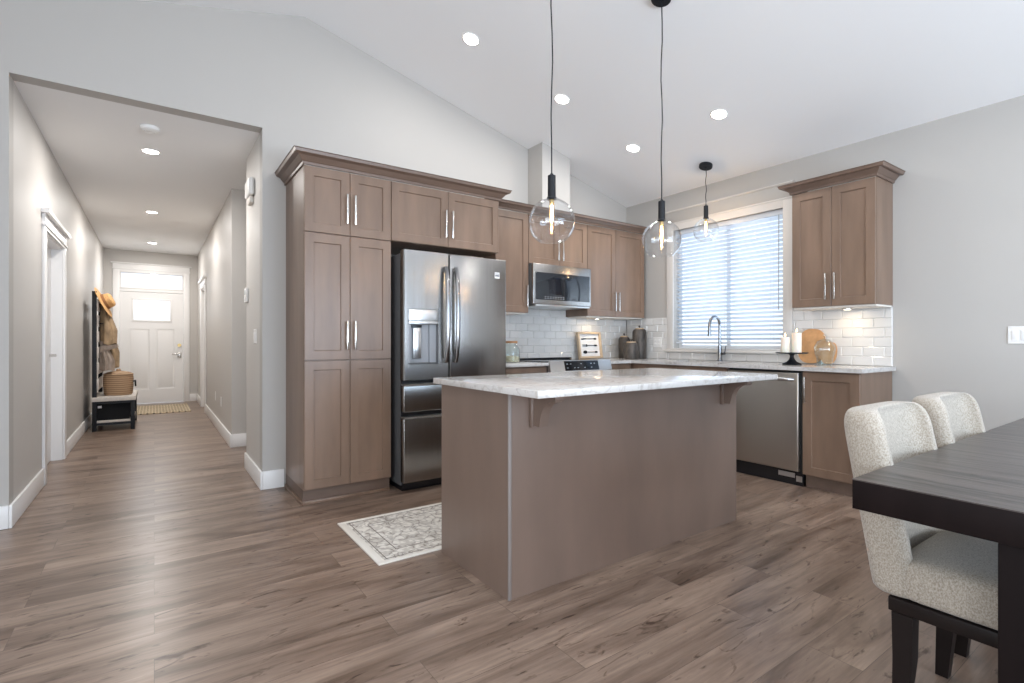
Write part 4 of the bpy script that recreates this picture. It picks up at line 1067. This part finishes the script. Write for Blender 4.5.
for y in (8.30, 8.48, 8.66, 8.84, 9.02):
    b = MB(); hx = TX0+P+0.019
    for zz in (1.60, 1.36):
        b.tube([(hx, y, zz), (hx+0.035, y, zz-0.005), (hx+0.055, y, zz+0.015), (hx+0.058, y, zz+0.035)], 0.005, 8); b.box(hx-0.0005, hx+0.004, y-0.01, y+0.01, zz-0.03, zz+0.03)
    b.build('coat_hook', M_blk, t)
def drape(name, label, cat, x, y, w, top, bot, dep0, dep1, matl, folds=5, seed=0, flare=1.0, skew=0.0):
    """a garment hanging from a hook: lofted closed sections with folds"""
    random.seed(seed)
    rings = []; n = 40; L = 16
    for i in range(L):
        s = i/(L-1.0); z = top + (bot-top)*s
        ww = w*(0.28+0.72*min(1, s*2.2)**0.6)*(1+0.12*flare*s)/2; dp = dep0+(dep1-dep0)*min(1, s*1.5)
        ring = []
        for k in range(n):
            a = 2*PI*k/n
            f = 1+0.14*math.sin(folds*a+seed+s*1.6)*min(1, s*2)+0.05*math.sin(11*a+s*3+seed)
            ring.append((x+dp/2+dp/2*math.cos(a)*f + 0.0*s, y+skew*s+ww*math.sin(a)*f, z+0.012*math.sin(3*a+seed)*(i == L-1)))
        rings.append(ring)
    o = MB().loft(rings).build(name, matl, smooth=60, loc=(x, y, bot))
    return tag(o, label, cat)
drape('coat', 'long brown wool coat hanging on the hall tree below the straw hat', 'coat', TX0+0.068, 8.45, 0.32, 1.62, 1.10, 0.06, 0.17, M_coat, 5, 3, 1.2)
drape('scarf', 'pale taupe scarf hanging under the brown coat, just above the wicker basket', 'scarf', TX0+0.066, 8.40, 0.24, 1.14, 0.76, 0.05, 0.14, M_scarf, 6, 5, 0.4)
drape('shawl', 'brown patterned shawl hanging on the far side of the scarf', 'shawl', TX0+0.068, 8.84, 0.30, 1.38, 0.78, 0.08, 0.17, M_coat, 7, 9, 0.6)
# folded tote over the coat hem
b = MB(); b.loft([[(TX0+0.07, 8.30, 0.99), (TX0+0.25, 8.30, 1.05), (TX0+0.25, 8.56, 1.06), (TX0+0.07, 8.56, 1.00)], [(TX0+0.08, 8.29, 1.075), (TX0+0.24, 8.29, 1.095), (TX0+0.24, 8.57, 1.095), (TX0+0.08, 8.57, 1.075)]])
o = b.build('canvas_tote', M_scarf, sub=0, loc=(TX0+0.1, 8.45, 1.0)); tag(o, 'small pale canvas bag hanging between the coat hem and the scarf', 'bag')
# straw hat hanging on a hook, crown to the right
hc = Vector((-0.525, 8.33, 1.635))
ax_ = Vector((0.89, -0.10, 0.40)).normalized()
R = Vector((0, 0, 1)).rotation_difference(ax_).to_matrix()
t = thing('straw_hat', 'straw hat with tan band hanging at the top of the hall tree', 'hat', hc)
MB().lathe([(0.092, 0.0), (0.200, -0.010), (0.202, -0.006), (0.094, 0.005)], hc, 40, R).build('brim', M_straw, t)
MB().lathe([(0.094, 0.004), (0.097, 0.006), (0.088, 0.080), (0.070, 0.098), (0.001, 0.096), (0.001, 0.092), (0.067, 0.094), (0.084, 0.078), (0.092, 0.004)], hc, 40, R).build('crown', M_straw, t)
MB().lathe([(0.0975, 0.007), (0.100, 0.008), (0.098, 0.034), (0.0955, 0.034)], hc, 40, R).build('band', mat('tan_band', (0.30, 0.14, 0.06), 0.7), t)
# wicker basket with a domed lid on the seat
bx_, by_ = -0.385, 8.47
zz = 0.4306
t = thing('wicker_basket', 'rounded wicker basket with lid sitting on the hall tree seat', 'basket', (bx_, by_, zz))
MB().lathe([(0.001, 0), (0.140, 0), (0.153, 0.02), (0.160, 0.12), (0.161, 0.21), (0.156, 0.262), (0.001, 0.262)], (bx_, by_, zz), 40).build('body', M_basket, t, smooth=50)
MB().lathe([(0.160, 0.2625), (0.158, 0.275), (0.115, 0.298), (0.028, 0.315), (0.022, 0.338), (0.001, 0.345), (0.001, 0.2625)], (bx_, by_, zz), 40).build('lid', M_basket, t, smooth=50)
b = MB(); b.tube([(bx_+0.152, by_-0.05, zz+0.17), (bx_+0.178, by_-0.03, zz+0.18), (bx_+0.181, by_, zz+0.11), (bx_+0.178, by_+0.03, zz+0.18), (bx_+0.152, by_+0.05, zz+0.17)], 0.010, 8); b.build('handle', M_blk, t)
t = thing('storage_bin', 'black fabric storage bin on the lower shelf of the hall tree', 'bin', (-0.41, 8.6, 0.1306))
b = MB(); b.prism([(-0.60, 0.1306), (-0.26, 0.1306), (-0.245, 0.335), (-0.60, 0.335)], 1, 8.28, 8.98); b.build('body', mat('black_felt', (0.006, 0.006, 0.007), 0.95), t)
MB().box(-0.585, -0.545, 8.277, 8.2795, 0.285, 0.315).build('label_tag', M_white, t)

# ------------------------------------------------------------------ dining table
t = thing('dining_table', 'dark espresso wood dining table with thick top, cut off by the right edge', 'table', (2.6, 0.1, 0))
b = MB(); b.box(1.543, 3.85, -0.46, 0.600, 0.757, 0.760)
b.build('tabletop_surface', M_ttop, t)
b = MB(); b.box(1.543, 3.85, -0.46, 0.600, 0.680, 0.7565, 0.001); b.build('tabletop', M_tabled, t)
for x in (1.552, 3.66): MB().box(x, x+0.18, -0.17, 0.312, 0.0, 0.679, 0.004).build('leg', M_tabled, t)
b = MB(); b.box(1.733, 3.659, 0.03, 0.11, 0.12, 0.20, 0.003); b.build('stretcher', M_tabled, t)

# ------------------------------------------------------------------ dining chairs
def make_chair(x0, label):
    """chair with left side at X=x0, facing -Y; back wraps round"""
    w = 0.225; cx = x0+w+0.005
    t = thing('dining_chair', label, 'chair', (cx, 0.35, 0), 'pale tweed dining chairs at the table')
    rings = []
    zs = [0.375, 0.385, 0.42, 0.50, 0.58, 0.66, 0.74, 0.81, 0.86, 0.893, 0.912, 0.921]
    for i, z in enumerate(zs):
        s = (z-0.38)/0.54
        yf = 0.525+0.100*s; yr = 0.660+0.092*s
        k = 1.0; sh = 0.0
        if z > 0.86: k = {0.893: 0.975, 0.912: 0.925, 0.921: 0.86}[z]; sh = {0.893: 0.006, 0.912: 0.018, 0.921: 0.032}[z]
        if i == 0: k = 0.97; sh = 0.012
        if z < 0.5: yf = 0.540
        ww = w*k; ring = []
        n1 = 20
        for q in range(n1+1):
            a = PI*q/n1; c, s_ = math.cos(a), math.sin(a)
            x = -ww*math.copysign(abs(c)**0.36, c); y = yf+sh+(yr-yf-2*sh)*abs(s_)**0.42
            ring.append((cx+x, y, z))
        th = 0.055
        for q in range(n1, -1, -1):
            a = PI*q/n1; c, s_ = math.cos(a), math.sin(a)
            x = -(ww-0.045)*math.copysign(abs(c)**0.6, c); y = yf-0.004+sh+(yr-yf-2*sh-th)*abs(s_)**0.8*0.9
            ring.append((cx+x, min(y, yr-0.02), z))
        rings.append(ring)
    MB().loft(rings).build('backrest', M_fabric, t, smooth=0, sub=1)
    # seat cushion
    rings = []
    for z, ins in ((0.376, 0.012), (0.384, 0.002), (0.41, 0.0), (0.455, 0.0), (0.478, 0.006), (0.492, 0.022), (0.499, 0.055), (0.503, 0.12)):
        ring = []
        for q in range(40):
            a = 2*PI*q/40+PI/40; c, s_ = math.cos(a), math.sin(a)
            x = (w-0.002-ins*0.7)*math.copysign(abs(c)**0.2, c); y = 0.335+(0.265-ins)*math.copysign(abs(s_)**0.2, s_)
            ring.append((cx+x, y, z))
        rings.append(ring)
    MB().loft(rings).build('seat', M_fabric, t, smooth=0, sub=1)
    b = MB(); b.box(cx-w+0.01, cx+w-0.01, 0.085, 0.600, 0.333, 0.3745, 0.003); b.build('seat_frame', M_leg, t)
    for sx in (-1, 1):
        for yy in (0.565, 0.115):
            xx = cx+sx*(w-0.035)
            rings = []
            for z, r_, o_ in ((0.3325, 0.026, 0), (0.20, 0.024, 0.0), (0.0, 0.017, 0.012)):
                oy = o_ if yy > 0.3 else -o_*0.3
                rings.append([(xx-r_+sx*0, yy-r_+oy, z), (xx+r_, yy-r_+oy, z), (xx+r_, yy+r_+oy, z), (xx-r_, yy+r_+oy, z)])
            MB().loft(rings).build('leg', M_leg, t)
    return t
make_chair(1.772, 'pale tweed dining chair in front, tucked at the near corner of the dark table')
make_chair(2.352, 'pale tweed dining chair behind the front one, closer to the bare wall')
